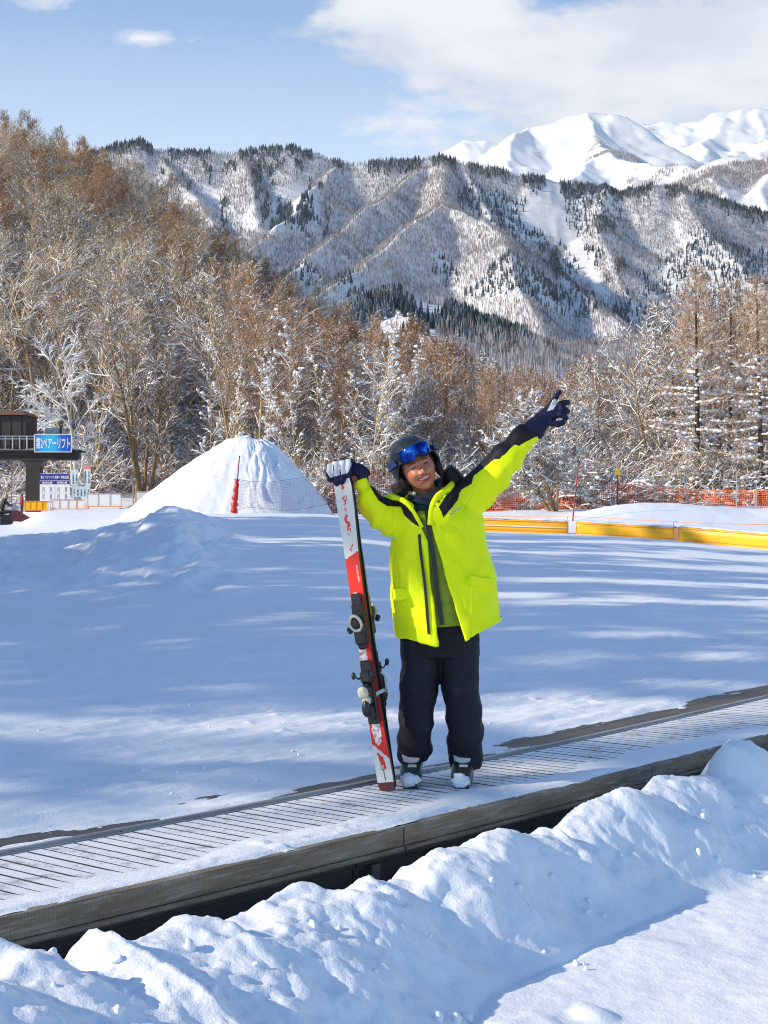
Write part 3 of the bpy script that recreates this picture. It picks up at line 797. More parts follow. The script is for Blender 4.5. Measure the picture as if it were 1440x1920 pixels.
def chunks():
    """broken pieces of packed snow left along the shovelled bank"""
    rg = np.random.default_rng(57); V = []; T = []; k = 0
    spots = []
    for i in range(46): spots.append((None, None, rg.uniform(-1.0, -.45), rg.uniform(.006, .020)))
    for (px, py, w, r) in spots:
        if px is None: s_ = rg.uniform(-2.6, 4.0)
        else:
            a = (px-720)/F; Yq = (F0[1]-.30*PP_[1])/(1) ; Yq = .8366*(6.055+w/.6416)/(.8366-a); s_ = (Yq-6.055-w*.6416)/.767
        z, X, Y = front_z(np.array(s_), np.array(w)); n = fbm(ICO2[:, 0]*1.3+k, ICO2[:, 1]*1.3, 3, 9, ICO2[:, 2]*1.3)
        v = np.sign(ICO2)*np.abs(ICO2)**.75*r*(1+.5*n[:, None])*np.array([1.25, .9, .8]) @ np.array(Matrix.Rotation(rg.random()*6, 3, Vector(rg.normal(0, 1, 3))))
        V.append(v+np.array([float(X), float(Y), float(z)+r*.35])); T.append(ICO2F+k); k += len(ICO2)
    tag(npmesh('snow_chunks', np.concatenate(V), [np.concatenate(T)], M['snow'], smooth=True), kind='stuff')
chunks()
# ================================================================== trees
def tubes(P0, P1, R0, R1, n=3):
    P0 = np.asarray(P0, float); P1 = np.asarray(P1, float); R0 = np.asarray(R0, float)[:, None]; R1 = np.asarray(R1, float)[:, None]
    d = P1-P0; d /= np.linalg.norm(d, axis=1, keepdims=True)+1e-9
    a = np.where(np.abs(d[:, 2:3]) < .95, np.array([[0, 0, 1.]]), np.array([[1., 0, 0]]))
    u = np.cross(d, a); u /= np.linalg.norm(u, axis=1, keepdims=True)+1e-9; v = np.cross(u, d)
    V = []
    for P, r in ((P0, R0), (P1, R1)):
        for j in range(n):
            an = 2*math.pi*j/n+math.pi/2
            V.append(P+(u*math.cos(an)+v*math.sin(an))*r)
    m = len(P0); V = np.stack(V, 1).reshape(-1, 3); b = np.arange(m)[:, None]*(2*n)
    Fs = np.concatenate([b+np.array([[j, (j+1) % n, n+(j+1) % n, n+j]]) for j in range(n)])
    return V, Fs
def blobs(Pc, r, rg, sub=False):
    Pc = np.asarray(Pc, float); V0, F0_ = (ICO2, ICO2F) if sub else (ICO1, ICO1F)
    n = len(Pc); k = len(V0)
    sc = np.asarray(r)[:, None, None]*(.75+.5*rg.random((n, k, 1)))*np.array([1.2, 1.2, .85])
    V = Pc[:, None, :]+V0[None]*sc
    Fs = (np.arange(n)[:, None, None]*k+F0_[None]).reshape(-1, 3)
    return V.reshape(-1, 3), Fs
def unit(v): return v/(np.linalg.norm(v)+1e-9)
class Tree:
    def __init__(s, seed): s.rg = np.random.default_rng(seed); s.seg = []     # (p0,p1,r0,r1,level)
    def limb(s, p, d, length, r, level, wob=.12, up=.05, parts=4, taper=.35):
        pts = [np.array(p, float)]; d = unit(np.array(d, float)); ds = []
        for i in range(parts):
            d = unit(d+s.rg.normal(0, wob, 3)+np.array([0, 0, up])); ds.append(d)
            pts.append(pts[-1]+d*length/parts)
        for i in range(parts):
            s.seg.append((pts[i], pts[i+1], r*(1-(1-taper)*i/parts), r*(1-(1-taper)*(i+1)/parts), level))
        return pts, ds
def side_dir(d, ang, rg, az=None):
    d = unit(d); a = np.array([0, 0, 1.]) if abs(d[2]) < .9 else np.array([1., 0, 0])
    u = unit(np.cross(d, a)); v = np.cross(u, d); az = rg.random()*2*math.pi if az is None else az
    return d*math.cos(ang)+(u*math.cos(az)+v*math.sin(az))*math.sin(ang)
def bare_tree(seed, Hh=12, stems=1, start=.3, ang=40, n1=14, n2=6, n3=5, n4=3, rbase=.13, spread=.42, lean=0, twig=.009, wob=.1, snow=1.0, nblob=60, blobr=.07, upb=.1, crown='round'):
    t = Tree(seed); rg = t.rg
    for st in range(stems):
        a0 = rg.random()*6.28; l = lean*(1 if stems > 1 else .3)
        d = np.array([math.cos(a0)*l, math.sin(a0)*l, 1]); hs = Hh*(1 if st == 0 else rg.uniform(.6, .95))
        rb_ = rbase*(1 if st == 0 else .7)
        pts, ds = t.limb(np.array([math.cos(a0)*.15*(st > 0), math.sin(a0)*.15*(st > 0), -.4]), d, hs+.4, rb_, 0, .05, .03, 9, .16)
        k1 = max(3, int(n1/(1 if stems == 1 else 1.6)))
        for i in range(k1):
            f = start+(1-start)*(i+rg.random())/k1; f = min(f, .98); q = f*9; j = int(q); p = pts[j]+(pts[j+1]-pts[j])*(q-j)
            ln = hs*spread*(.30+.62*math.sin(math.pi*min(1, f)**1.15))*rg.uniform(.75, 1.15) if crown == 'round' else hs*spread*(1-f*.62)*rg.uniform(.7, 1.15)
            p1, d1 = t.limb(p, side_dir(ds[j], R(ang*rg.uniform(.75, 1.25)), rg), ln, rb_*.34*(1-f*.55), 1, wob, upb, 4, .3)
            for i2 in range(n2):
                f2 = .22+.75*(i2+rg.random())/n2; q2 = f2*4; j2 = min(3, int(q2)); pp = p1[j2]+(p1[j2+1]-p1[j2])*(q2-j2)
                l2 = ln*.48*(1.1-f2*.6)*rg.uniform(.6, 1.2)
                p2, d2 = t.limb(pp, side_dir(d1[j2], R(rg.uniform(25, 48)), rg), l2, rb_*.13, 2, wob*1.1, upb, 3, .45)
                for i3 in range(n3):
                    f3 = .2+.78*(i3+rg.random())/n3; q3 = f3*3; j3 = min(2, int(q3)); p3 = p2[j3]+(p2[j3+1]-p2[j3])*(q3-j3)
                    l3 = l2*.5*rg.uniform(.5, 1.2)
                    p4, d4 = t.limb(p3, side_dir(d2[j3], R(rg.uniform(25, 55)), rg), l3, twig*1.5, 3, wob, upb, 2, .6)
                    for i4 in range(n4):
                        pq = p4[1] if i4 % 2 else p4[2]
                        t.limb(pq, side_dir(d4[-1], R(rg.uniform(15, 50)), rg), l3*.5*rg.uniform(.5, 1.2)+.1, twig, 4, 0, .05, 1, .6)
    return t
def tree_meshes(t, zsnow=99, snow=1.0, nblob=60, blobr=.07, nside=(8, 5, 4, 3, 3), snow_lv=(1, 2, 3), sth=1.0, tip=True, tsnow=.55):
    seg = t.seg; rg = t.rg
    lv = np.array([q[4] for q in seg]); P0 = np.array([q[0] for q in seg]); P1 = np.array([q[1] for q in seg]); R0 = np.array([q[2] for q in seg]); R1 = np.array([q[3] for q in seg])
    # trunk part
    k = lv == 0
    TV, TF = tubes(P0[k], P1[k], R0[k], R1[k], nside[0])
    # crown part: bark, then snow
    V = []; Q = []; n = 0
    for l in (1, 2, 3, 4):
        k = lv == l
        if k.sum() == 0: continue
        v, f = tubes(P0[k], P1[k], R0[k], R1[k], nside[l]); V.append(v); Q.append(f+n); n += len(v)
    nb = sum(len(q) for q in Q)
    d = P1-P0; d /= np.linalg.norm(d, axis=1, keepdims=True)+1e-9; flat = 1-np.abs(d[:, 2])
    k = np.isin(lv, snow_lv) & (flat > .12) & (P0[:, 2] < zsnow) & (rg.random(len(lv)) < .9*snow)
    rr = (R0[k]*.9+.012*sth*np.sqrt(np.maximum(flat[k], .1)))
    rr1 = (R1[k]*.9+.010*sth*np.sqrt(np.maximum(flat[k], .1)))
    off = np.array([[0, 0, 1.]])*(rr*.62+R0[k]*.4)[:, None]
    v, f = tubes(P0[k]+off, P1[k]+off, rr, rr1, 4); V.append(v); Q.append(f+n); n += len(v)
    Tn = []
    tsel = np.where((lv >= 2) if not tip else (lv >= 3))[0]
    if nblob and len(tsel):
        c = P1[rg.choice(tsel, nblob)]
        v, f = blobs(c+np.array([0, 0, blobr*.3]), blobr*(.35+.9*rg.random(nblob)**2), rg); V.append(v); Tn.append(f+n); n += len(v)
    ns = sum(len(q) for q in Q)-nb+sum(len(q) for q in Tn)
    mi = np.concatenate([np.zeros(nb, np.int32), np.ones(ns, np.int32)])
    return (TV, [TF]), (np.concatenate(V), [np.concatenate(Q)]+Tn, mi)
def bark_mat(name, cols, sc=6):
    m, nt, b = mat(name); v = coords(nt)
    oi = N(nt, 'ShaderNodeObjectInfo')
    n = noise(nt, sc, 4, .6, v)
    f = mathn(nt, 'ADD', mathn(nt, 'MULTIPLY', n.outputs[0], .55), mathn(nt, 'MULTIPLY', oi.outputs['Random'], .5))
    c = ramp(nt, f, [(.2, cols[0]), (.5, cols[1]), (.8, cols[2])])
    # wind-blown snow clinging to the upper sides
    g = N(nt, 'ShaderNodeNewGeometry'); sp = N(nt, 'ShaderNodeSeparateXYZ'); L(nt, g.outputs['Normal'], sp.inputs[0])
    w = noise(nt, sc*1.5, 3, .6, v)
    s = mathn(nt, 'ADD', sp.outputs[2], mathn(nt, 'MULTIPLY', w.outputs[0], .5))
    c = mixc(nt, ramp(nt, s, [(.74, (0, 0, 0)), (.86, (1, 1, 1))]), c, (.85, .86, .88))
    L(nt, c, b.inputs['Base Color']); b.inputs['Roughness'].default_value = .95; b.inputs['Specular IOR Level'].default_value = .1
    return m
M['bark_grey'] = bark_mat('grey_brown_bark', [(.17, .115, .065), (.31, .215, .125), (.46, .34, .21)])
M['bark_tan'] = bark_mat('tan_bark', [(.28, .19, .095), (.44, .31, .165), (.58, .43, .25)])
M['bark_red'] = bark_mat('red_brown_twigs', [(.24, .125, .06), (.38, .205, .105), (.50, .32, .19)])
M['bark_dark'] = bark_mat('dark_larch_bark', [(.045, .032, .025), (.085, .06, .045), (.14, .10, .075)])
M['bark_birch'] = bark_mat('pale_birch_bark', [(.48, .44, .38), (.62, .58, .52), (.75, .72, .68)])
M['needle'] = bark_mat('dark_evergreen', [(.03, .045, .03), (.05, .07, .04), (.08, .10, .055)])

def mesh_only(name, V, fg, mats, mi=None, smooth=True):
    o = npmesh(name, V, fg, mats, smooth=smooth, matidx=mi)
    me = o.data; bpy.data.objects.remove(o); return me
def variant(t, trunk_m, crown_m, **k):
    (TV, TF), (CV, CF, mi) = tree_meshes(t, **k)
    return mesh_only('trunk', TV, TF, trunk_m), mesh_only('crown', CV, CF, [crown_m, M['snow_clump']], mi, False)
VAR = {}
VAR['grey'] = [variant(bare_tree(100+i, 12, ang=34, n1=15, n2=6, n3=5, n4=3, twig=.014, rbase=.14, upb=.12), M['bark_grey'], M['bark_grey'], nblob=150, blobr=.055, sth=1.0, snow=.8) for i in range(4)]
VAR['tan'] = [variant(bare_tree(120+i, 12, stems=2, lean=.10, ang=30, n1=16, n2=6, n3=5, n4=3, twig=.014, rbase=.12, upb=.15), M['bark_tan'], M['bark_tan'], nblob=120, blobr=.05, sth=1.1) for i in range(3)]
VAR['red'] = [variant(bare_tree(140+i, 12, ang=36, n1=18, n2=7, n3=5, n4=3, twig=.015, rbase=.11, upb=.12, start=.35), M['bark_tan'], M['bark_red'], nblob=90, blobr=.07, snow_lv=(1,), sth=.9, snow=.7) for i in range(3)]
VAR['snowy'] = [variant(bare_tree(160+i, 11, stems=3, lean=.22, ang=44, n1=20, n2=6, n3=5, n4=2, twig=.013, rbase=.15, upb=.06, start=.2, wob=.16), M['bark_grey'], M['bark_grey'], nblob=160, blobr=.08, snow_lv=(1, 2, 3), sth=2.3) for i in range(3)]
def tree_thing(name, kind, i, loc, scale, rz, label=None, cat='tree', group=None, sxy=1.0):
    r = empty(name, loc, rz); r.scale = (scale*sxy, scale*sxy, scale)
    tr, cr = VAR[kind][i % len(VAR[kind])]
    for nm, me in (('trunk', tr), ('crown', cr)):
        o = bpy.data.objects.new(nm, me); C.objects.link(o); o.parent = r
    tag(r, label, cat, group); return r
def gz(X, Y): return float(land_z(np.array(float(X)), np.array(float(Y))))
def at_ground(px, Y): X = (px-720)*Y/F; return (X, Y, gz(X, Y))

# ---- the wood on the hill
def hill_wood():
    rg = np.random.default_rng(77); pts = []
    cell = {}
    def ok(x, y, d):
        i, j = int(x//6), int(y//6)
        for a in (-1, 0, 1):
            for b in (-1, 0, 1):
                for (u, v) in cell.get((i+a, j+b), []):
                    if (u-x)**2+(v-y)**2 < d*d: return False
        cell.setdefault((i, j), []).append((x, y)); return True
    tries = 0
    while tries < 26000 and len(pts) < 1150:
        tries += 1
        y = 74+186*rg.random()**1.15; px = rg.uniform(-330, 1750); x = (px-720)*y/F
        if px < 420 and y < 84: continue
        if 150 < px < 430 and y < 100 and rg.random() < .75: continue
        if px > 1000 and y > 190 and rg.random() < .5: continue
        if not ok(x, y, 2.5+ (y-70)*.008): continue
        pts.append((x, y, px))
    pts.sort(key=lambda p: p[1])
    return pts, rg
pts, rgw = hill_wood()
HCOL = bpy.data.collections.new('wood_sources')
def fbm1(x, y, s): return float(fbm(np.array(float(x)), np.array(float(y)), 3, s))
def pick(x, y, px):
    f = fbm1(x*.02, y*.015, 301); g = rgw.random()
    redness = .25+.9*f+.45*float(ss(560, 700, px))*(1-.3*float(ss(1100, 1300, px)))+.25*float(ss(120, 180, y))
    if px < 480 and y < 150: redness -= .35
    if g < redness: return 'red'
    if g < redness+.18 and y < 130: return 'snowy'
    return 'tan' if rgw.random() < .35 else 'grey'
where = lambda px: 'on the left hillside' if px < 420 else ('behind the snow pile' if px < 640 else ('behind the skier' if px < 960 else 'behind the orange fence'))
desc = {'red': ['bare tree with rusty red brown twigs %s', 'russet twigged tree dotted with snow balls %s', 'reddish slender bare tree %s'],
        'grey': ['grey bare tree with snow lined branches %s', 'tall grey brown leafless tree %s', 'grey trunked tree with upswept limbs %s'],
        'tan': ['two stemmed tan barked bare tree %s', 'straw coloured slender twin stemmed tree %s', 'pale tan tree forked at the base %s'],
        'snowy': ['spreading tree with thickly snowed limbs %s', 'three stemmed tree loaded with snow %s', 'broad crooked tree white with snow %s']}
NIND = 270; inst = []
for n_, (x, y, px) in enumerate(pts):
    kd = pick(x, y, px); i = int(rgw.integers(0, 3)); sc = rgw.uniform(.72, 1.12)
    sc *= float(np.interp(px, [300, 450, 600, 800, 940, 1010, 1180, 1260, 1500], [1, .92, .80, .72, .62, .56, .60, .85, .9])) if y < 150 else float(np.interp(px, [800, 950], [1, .75]))
    z = gz(x, y); rz = rgw.random()*6.28
    if n_ < NIND and 640 < px < 1000 or n_ < NIND:
        tree_thing('bare_tree', kd, i, (x, y, z), sc, rz, desc[kd][i] % where(px), 'tree', 'bare trees of the wood '+where(px), rgw.uniform(.85, 1.1))
    else: inst.append((x, y, z, rz, sc, list(VAR).index(kd)*3+i))
srcs = []
for kd in VAR:
    for i in range(3):
        tr, cr = VAR[kd][i]
        # trunk and crown joined into one source mesh
        import bmesh
        bm = bmesh.new(); bm.from_mesh(tr); nf = len(bm.faces)
        tm = bpy.data.meshes.new('wood_tree'); 
        bm.from_mesh(cr); bm.faces.ensure_lookup_table()
        for f in bm.faces: f.smooth = False
        for k_, f in enumerate(bm.faces):
            f.material_index = 0 if k_ < nf else f.material_index+1
        bm.to_mesh(tm); bm.free()
        for mm in (tr.materials[0], cr.materials[0], cr.materials[1]): tm.materials.append(mm)
        srcs.append(tm)
def wood_gn(name, data):
    """the rest of the wood: one object whose points carry a tree each"""
    me = bpy.data.meshes.new(name); me.vertices.add(len(data)); A = np.array(data)
    me.vertices.foreach_set('co', A[:, :3].astype(np.float32).ravel())
    for nm, col, tp in (('rz', 3, 'FLOAT'), ('sc', 4, 'FLOAT'), ('kind_no', 5, 'INT')):
        at_ = me.attributes.new(nm, tp, 'POINT'); at_.data.foreach_set('value', A[:, col].astype(np.int32 if tp == 'INT' else np.float32))
    o = bpy.data.objects.new(name, me); C.objects.link(o)
    col = bpy.data.collections.new('wood_sources')
    for k_, m_ in enumerate(srcs):
        so_ = bpy.data.objects.new('wood_tree_%02d' % k_, m_); col.objects.link(so_)
    ng = bpy.data.node_groups.new('wood', 'GeometryNodeTree')
    ng.interface.new_socket('Geometry', in_out='INPUT', socket_type='NodeSocketGeometry'); ng.interface.new_socket('Geometry', in_out='OUTPUT', socket_type='NodeSocketGeometry')
    gi = ng.nodes.new('NodeGroupInput'); go = ng.nodes.new('NodeGroupOutput')
    ip = ng.nodes.new('GeometryNodeInstanceOnPoints'); ci = ng.nodes.new('GeometryNodeCollectionInfo')
    ci.inputs['Collection'].default_value = col; ci.inputs['Separate Children'].default_value = True; ci.inputs['Reset Children'].default_value = True
    def attr(nm, tp):
        a = ng.nodes.new('GeometryNodeInputNamedAttribute'); a.data_type = tp; a.inputs['Name'].default_value = nm; return a.outputs['Attribute']
    cx = ng.nodes.new('ShaderNodeCombineXYZ'); ng.links.new(attr('rz', 'FLOAT'), cx.inputs[2])
    ng.links.new(gi.outputs[0], ip.inputs['Points']); ng.links.new(ci.outputs[0], ip.inputs['Instance']); ip.inputs['Pick Instance'].default_value = True
    ng.links.new(attr('kind_no', 'INT'), ip.inputs['Instance Index']); ng.links.new(cx.outputs[0], ip.inputs['Rotation']); ng.links.new(attr('sc', 'FLOAT'), ip.inputs['Scale'])
    ng.links.new(ip.outputs[0], go.inputs[0])
    md = o.modifiers.new('wood', 'NODES'); md.node_group = ng
    tag(o, kind='stuff'); return o
wood_gn('hill_wood', inst)
# ================================================================== particular trees
def larch(seed, Hh=11.5, nb=62):
    t = Tree(seed); rg = t.rg
    pts, ds = t.limb((0, 0, -.3), (0, 0, 1), Hh+.3, .17, 0, .012, 0, 12, .08)
    for i in range(nb):
        f = .13+.86*i/nb; z = Hh*f; q = f*12; j = min(11, int(q)); p = pts[j]+(pts[j+1]-pts[j])*(q-j)
        ln = (2.7*(1-f)**.75+.25)*rg.uniform(.7, 1.15); az = i*2.4+rg.normal(0, .3)
        el = -.18+.75*f**2.2+rg.normal(0, .07)
        d = np.array([math.cos(az)*math.cos(el), math.sin(az)*math.cos(el), math.sin(el)])
        p1, d1 = t.limb(p, d, ln, .034*(1-f*.6), 1, .07, .04 if f < .6 else .10, 5, .3)
        for k in range(int(7+ln*4)):
            f2 = .15+.85*rg.random(); q2 = f2*5; j2 = min(4, int(q2)); pp = p1[j2]+(p1[j2+1]-p1[j2])*(q2-j2)
            sd = side_dir(d1[j2], R(rg.uniform(35, 65)), rg, None); sd[2] = sd[2]*.35-.04+.35*f**2
            l2 = (.35+.34*ln*(1-f2*.5))*rg.uniform(.5, 1.1)
            p2, d2 = t.limb(pp, sd, l2, .013, 2, .10, .03, 3, .5)
            for m_ in range(9 if f > .5 else 6):
                q3 = rg.random()*2.99; j3 = int(q3); p3 = p2[j3]+(p2[j3+1]-p2[j3])*(q3-j3)
                t.limb(p3, side_dir(d2[j3], R(rg.uniform(30, 70)), rg), rg.uniform(.10, .30), .010, 3, .1, .05, 1, .6)
    return t
def larch_var(seed, **k):
    t = larch(seed, **k)
    # the top carries little snow, the lower branches heavy pillows
    seg = t.seg; V = variant_split(t)
    return V
def variant_split(t):
    (TV, TF), (CV, CF, mi) = tree_meshes(t, nblob=25, blobr=.12, nside=(10, 5, 4, 3, 3), snow_lv=(1,), sth=1.4, tip=False, zsnow=7.6)
    # pillows of snow along the lower branches
    rg = t.rg; V = [CV]; T = []; n = len(CV)
    s1 = [q for q in t.seg if q[4] in (1, 2) and q[0][2] < 7.6 and abs(q[1][2]-q[0][2]) < .35*np.linalg.norm(q[1]-q[0])]
    c = []; r = []
    for q in s1:
        for k in range(5 if q[4] == 1 else 1):
            if rg.random() < (.50 if q[4] == 1 else .14):
                f = rg.random(); c.append(q[0]*(1-f)+q[1]*f+np.array([0, 0, .035])); r.append(rg.uniform(.045, .105)*(1.15 if q[4] == 1 else .7))
    v, f = blobs(c, r, rg); V.append(v); T.append(f+n)
    mi = np.concatenate([mi, np.ones(len(f), np.int32)])
    return mesh_only('trunk', TV, TF, M['bark_dark']), mesh_only('crown', np.concatenate(V), CF+T, [M['bark_red'], M['snow_clump']], mi, False)
VAR['larch'] = [variant_split(larch(201)), variant_split(larch(202, nb=56)), variant_split(larch(203, nb=60))]
def slender(seed):
    return bare_tree(seed, 9, start=.25, ang=32, n1=15, n2=4, n3=3, n4=2, rbase=.05, spread=.20, twig=.011, wob=.12, upb=.10, crown='cone')
VAR['slender'] = [variant(slender(220+i), M['bark_tan'], M['bark_tan'], nblob=95, blobr=.085, sth=1.5) for i in range(3)]
VAR['birch'] = [variant(bare_tree(231, 8.4, stems=2, lean=.28, start=.18, ang=48, n1=18, n2=6, n3=4, n4=3, rbase=.13, spread=.42, wob=.2, upb=.05, twig=.012), M['bark_birch'], M['bark_birch'], nblob=120, blobr=.07, sth=2.0)]
VAR['clump'] = [variant(bare_tree(241, 10.5, stems=7, lean=.22, start=.25, ang=30, n1=16, n2=5, n3=5, n4=3, rbase=.15, spread=.36, wob=.12, upb=.12, twig=.013), M['bark_grey'], M['bark_grey'], nblob=110, blobr=.06, sth=1.5)]
VAR['round'] = [variant(bare_tree(251, 4.6, stems=5, lean=.55, start=.22, ang=48, n1=30, n2=7, n3=5, n4=3, rbase=.12, spread=.52, wob=.16, upb=.03, twig=.010), M['bark_grey'], M['bark_grey'], nblob=260, blobr=.075, sth=2.1)]
def fir(seed, Hh=9):
    t = Tree(seed); rg = t.rg
    pts, ds = t.limb((0, 0, -.3), (0, 0, 1), Hh+.3, .14, 0, .01, 0, 10, .08)
    for i in range(95):
        f = .08+.9*i/95; q = f*10; j = min(9, int(q)); p = pts[j]+(pts[j+1]-pts[j])*(q-j)
        ln = (1.9*(1-f)+.15)*rg.uniform(.65, 1.15); az = i*2.4+rg.normal(0, .3)
        d = np.array([math.cos(az), math.sin(az), -.25+.4*f])
        p1, d1 = t.limb(p, d, ln, .03, 1, .05, -.03, 3, .4)
        for k in range(9):
            q2 = .3+rg.random()*2.69; j2 = int(q2); pp = p1[j2]+(p1[j2+1]-p1[j2])*(q2-j2)
            sd = side_dir(d1[j2], R(rg.uniform(25, 60)), rg); sd[2] = sd[2]*.4-.1
            t.limb(pp, sd, .25+.3*ln*rg.random(), .045, 2, .08, -.05, 2, .2)
    return t
VAR['fir'] = [variant(fir(261+i), M['bark_dark'], M['needle'], nblob=130, blobr=.13, snow_lv=(1,), sth=1.6, tip=False) for i in range(2)]

LG = 'larches at the right behind the orange fence'
for (px, Y, i, sc, lab) in [(1306, 71, 0, 1.0, 'tallest larch with thick snow pillows and a bare rust coloured top'),
                            (1366, 76, 1, 1.0, 'dark trunked larch with snowy boughs between its taller neighbour and the photo edge'),
                            (1428, 70, 2, .93, 'rightmost larch with snow laden branches cut by the photo edge'),
                            (1490, 78, 0, 1.0, 'larch standing just beyond the rightmost trunk behind the fence')]:
    tree_thing('larch_tree', 'larch', i, at_ground(px, Y), sc, i*1.3+.4, lab, 'larch', LG)
x, y, z = at_ground(1046, 63.5)
tree_thing('snowy_tree', 'round', 0, (x, y, z), 1.0, .6, 'low spreading tree caked in snow standing at the orange fence below the raised glove', 'tree')
tree_thing('birch_tree', 'birch', 0, at_ground(152, 78), 1.0, .3, 'pale forked birch lit by the sun behind the lift notice boards', 'birch')
tree_thing('bare_tree', 'clump', 0, at_ground(268, 80), 1.05, 1.1, 'many stemmed bare tree rising behind the grey utility box', 'tree')
rs = random.Random(5)
for i in range(26):
    px = rs.uniform(500, 770) if i < 18 else rs.uniform(380, 520); Y = rs.uniform(69, 82)
    tree_thing('slender_tree', 'slender', i, at_ground(px, Y), rs.uniform(.72, 1.02), rs.random()*6, 
               ['slender upright tan tree tipped with snow balls behind the snow pile', 'thin straight young tree with snow balls left of the skier', 'narrow pale young tree holding snow clumps behind the red net'][i % 3], 'tree', 'slender young trees behind the red net')
for k, (px, Y, i, sc) in enumerate([(772, 215, 0, 1.35), (815, 210, 1, .85), (838, 205, 0, .8), (878, 196, 1, .95), (902, 200, 0, .8), (925, 205, 1, .85), (1075, 190, 0, .6)]):
    x = (px-720)*Y/F; zt = [578, 640, 650, 660, 648, 668, 690][k]; zz = H+(HY-zt)*Y/F-9*sc
    tree_thing('fir_tree', 'fir', i, (x, Y, max(gz(x, Y)-.3, 0)), (H+(HY-zt)*Y/F-gz(x, Y))/9.0, k*1.1,
               ['tallest dark evergreen poking above the russet wood', 'small dark evergreen right beside the tallest evergreen', 'short evergreen next in line right of the tallest one', 'leftmost of the three snow dotted evergreens above the raised arm', 'middle snow dotted evergreen above the raised arm', 'rightmost of the three snow dotted evergreens above the raised arm', 'low evergreen nearly hidden in brush above the glove'][k], 'evergreen', 'evergreens in the wood', .62)

# undergrowth: bent brushwood no one could count
def brush(seed):
    t = Tree(seed); rg = t.rg
    for i in range(20):
        az = rg.random()*6.28; el = rg.uniform(.5, 1.35)
        p1, d1 = t.limb((rg.normal(0, .3), rg.normal(0, .3), -.1), (math.cos(az)*math.cos(el), math.sin(az)*math.cos(el), math.sin(el)), rg.uniform(1.2, 3.4), .022, 1, .12, -.10, 5, .3)
        for k in range(7):
            q2 = .8+rg.random()*4.1; j2 = int(q2); pp = p1[j2]+(p1[j2+1]-p1[j2])*(q2-j2)
            p2, d2 = t.limb(pp, side_dir(d1[j2], R(rg.uniform(20, 55)), rg), rg.uniform(.3, 1.0), .011, 2, .12, 0, 2, .5)
            for m_ in range(3): t.limb(p2[1+m_ % 2], side_dir(d2[-1], R(rg.uniform(20, 60)), rg), rg.uniform(.15, .45), .008, 3, 0, 0, 1, .6)
    t.seg.append((np.array([0, 0, -.1]), np.array([0, 0, .3]), .03, .02, 0)); return t
bs = []
for i in range(5):
    tr, cr = variant(brush(300+i), M['bark_tan'], [M['bark_tan'], M['bark_grey'], M['bark_red'], M['bark_grey'], M['bark_tan']][i], nblob=60, blobr=.08, sth=2.0, snow_lv=(1, 2))
    bs.append(cr)
rg = np.random.default_rng(91); bd = []
for k in range(3600):
    Y = 71+150*rg.random()**1.4; px = rg.uniform(-300, 1700); x = (px-720)*Y/F
    if px < 430 and Y < 82+6*rg.random(): continue
    if 300 < px < 350 and Y < 110 and rg.random() < .8: continue
    bd.append((x, Y, gz(x, Y)-.05, rg.random()*6.28, rg.uniform(.6, 1.25)*(1.0 if Y < 110 else 1.5), int(rg.integers(0, 5))))
srcs = bs
wood_gn('undergrowth', bd)

# trees of the wood beyond the left edge of the frame, which shade the run
def shade_tree(px_x, Y, sc, k, kind='grey'):
    kind = ('fir', 'fir', 'clump', 'fir', 'fir')[k % 5]
    tree_thing('bare_tree' if kind != 'fir' else 'fir_tree', kind, k, (px_x, Y, gz(px_x, Y)-.2), sc*(1.35 if kind == 'fir' else 1), k*1.7, 'tree beyond the left edge of the run, outside the photo', 'tree', 'trees beyond the left edge of the run')
for k, (xx, yy, sc) in enumerate(SHADE): shade_tree(xx, yy, sc, k)

# ================================================================== snow pile
def snow_pile():
    Yc = 50.0; cx = (468-720)*Yc/F; zt = H+(HY-815)*Yc/F
    nr, na = 120, 260; V = []
    r = np.linspace(0, 1, nr)[None, :]; a = np.linspace(0, 2*math.pi, na, endpoint=False)[:, None]
    ca, sa = np.cos(a), np.sin(a)
    RL, RRt, RF, RBk = 4.8, 3.0, 3.2, 4.2
    Rr = np.where(ca < 0, RL, RRt)*np.abs(ca)**1.0; Rr = np.sqrt((np.where(ca < 0, RL, RRt)*ca)**2+(np.where(sa < 0, RF, RBk)*sa)**2)
    x = cx+Rr*np.cos(np.arctan2(sa*1.0, ca))*r; y = Yc+Rr*np.sin(np.arctan2(sa, ca))*r
    prof = 1-r**np.where(ca < -.2, 1.10, 1.25)
    prof = np.where(r < .14, 1-.3*r, np.minimum(1-.3*.14, prof*1.10))
    prof = prof*(1-.02*0)
    z0 = land_z(x, y)-.3
    z = z0+(zt-z0)*np.clip(prof, 0, 1)
    flute = (1-np.abs(fbm(a*4.2+1.1*fbm(a*3, r*4, 2, 405), r*2.2, 4, 401))*2)*ss(.12, .35, r)*(1-ss(.85, 1, r))
    side = ss(-.35, .5, ca)
    z = z+(.02+.15*side)*(flute-.5)+.05*fbm(x*1.5, y*1.5, 4, 402)+.02*fbm(x*6, y*6, 3, 403)
    V = np.stack([x-cx, y-Yc, z-1.4], -1).reshape(-1, 3)
    o = npmesh('snow_pile', V, [gridfaces(na, nr, True)], M['snow'], smooth=True); o.location = (cx, Yc, 1.4)
    tag(o, 'tall conical heap of snow with fluted right flank behind the red netting', 'snow pile')
snow_pile()

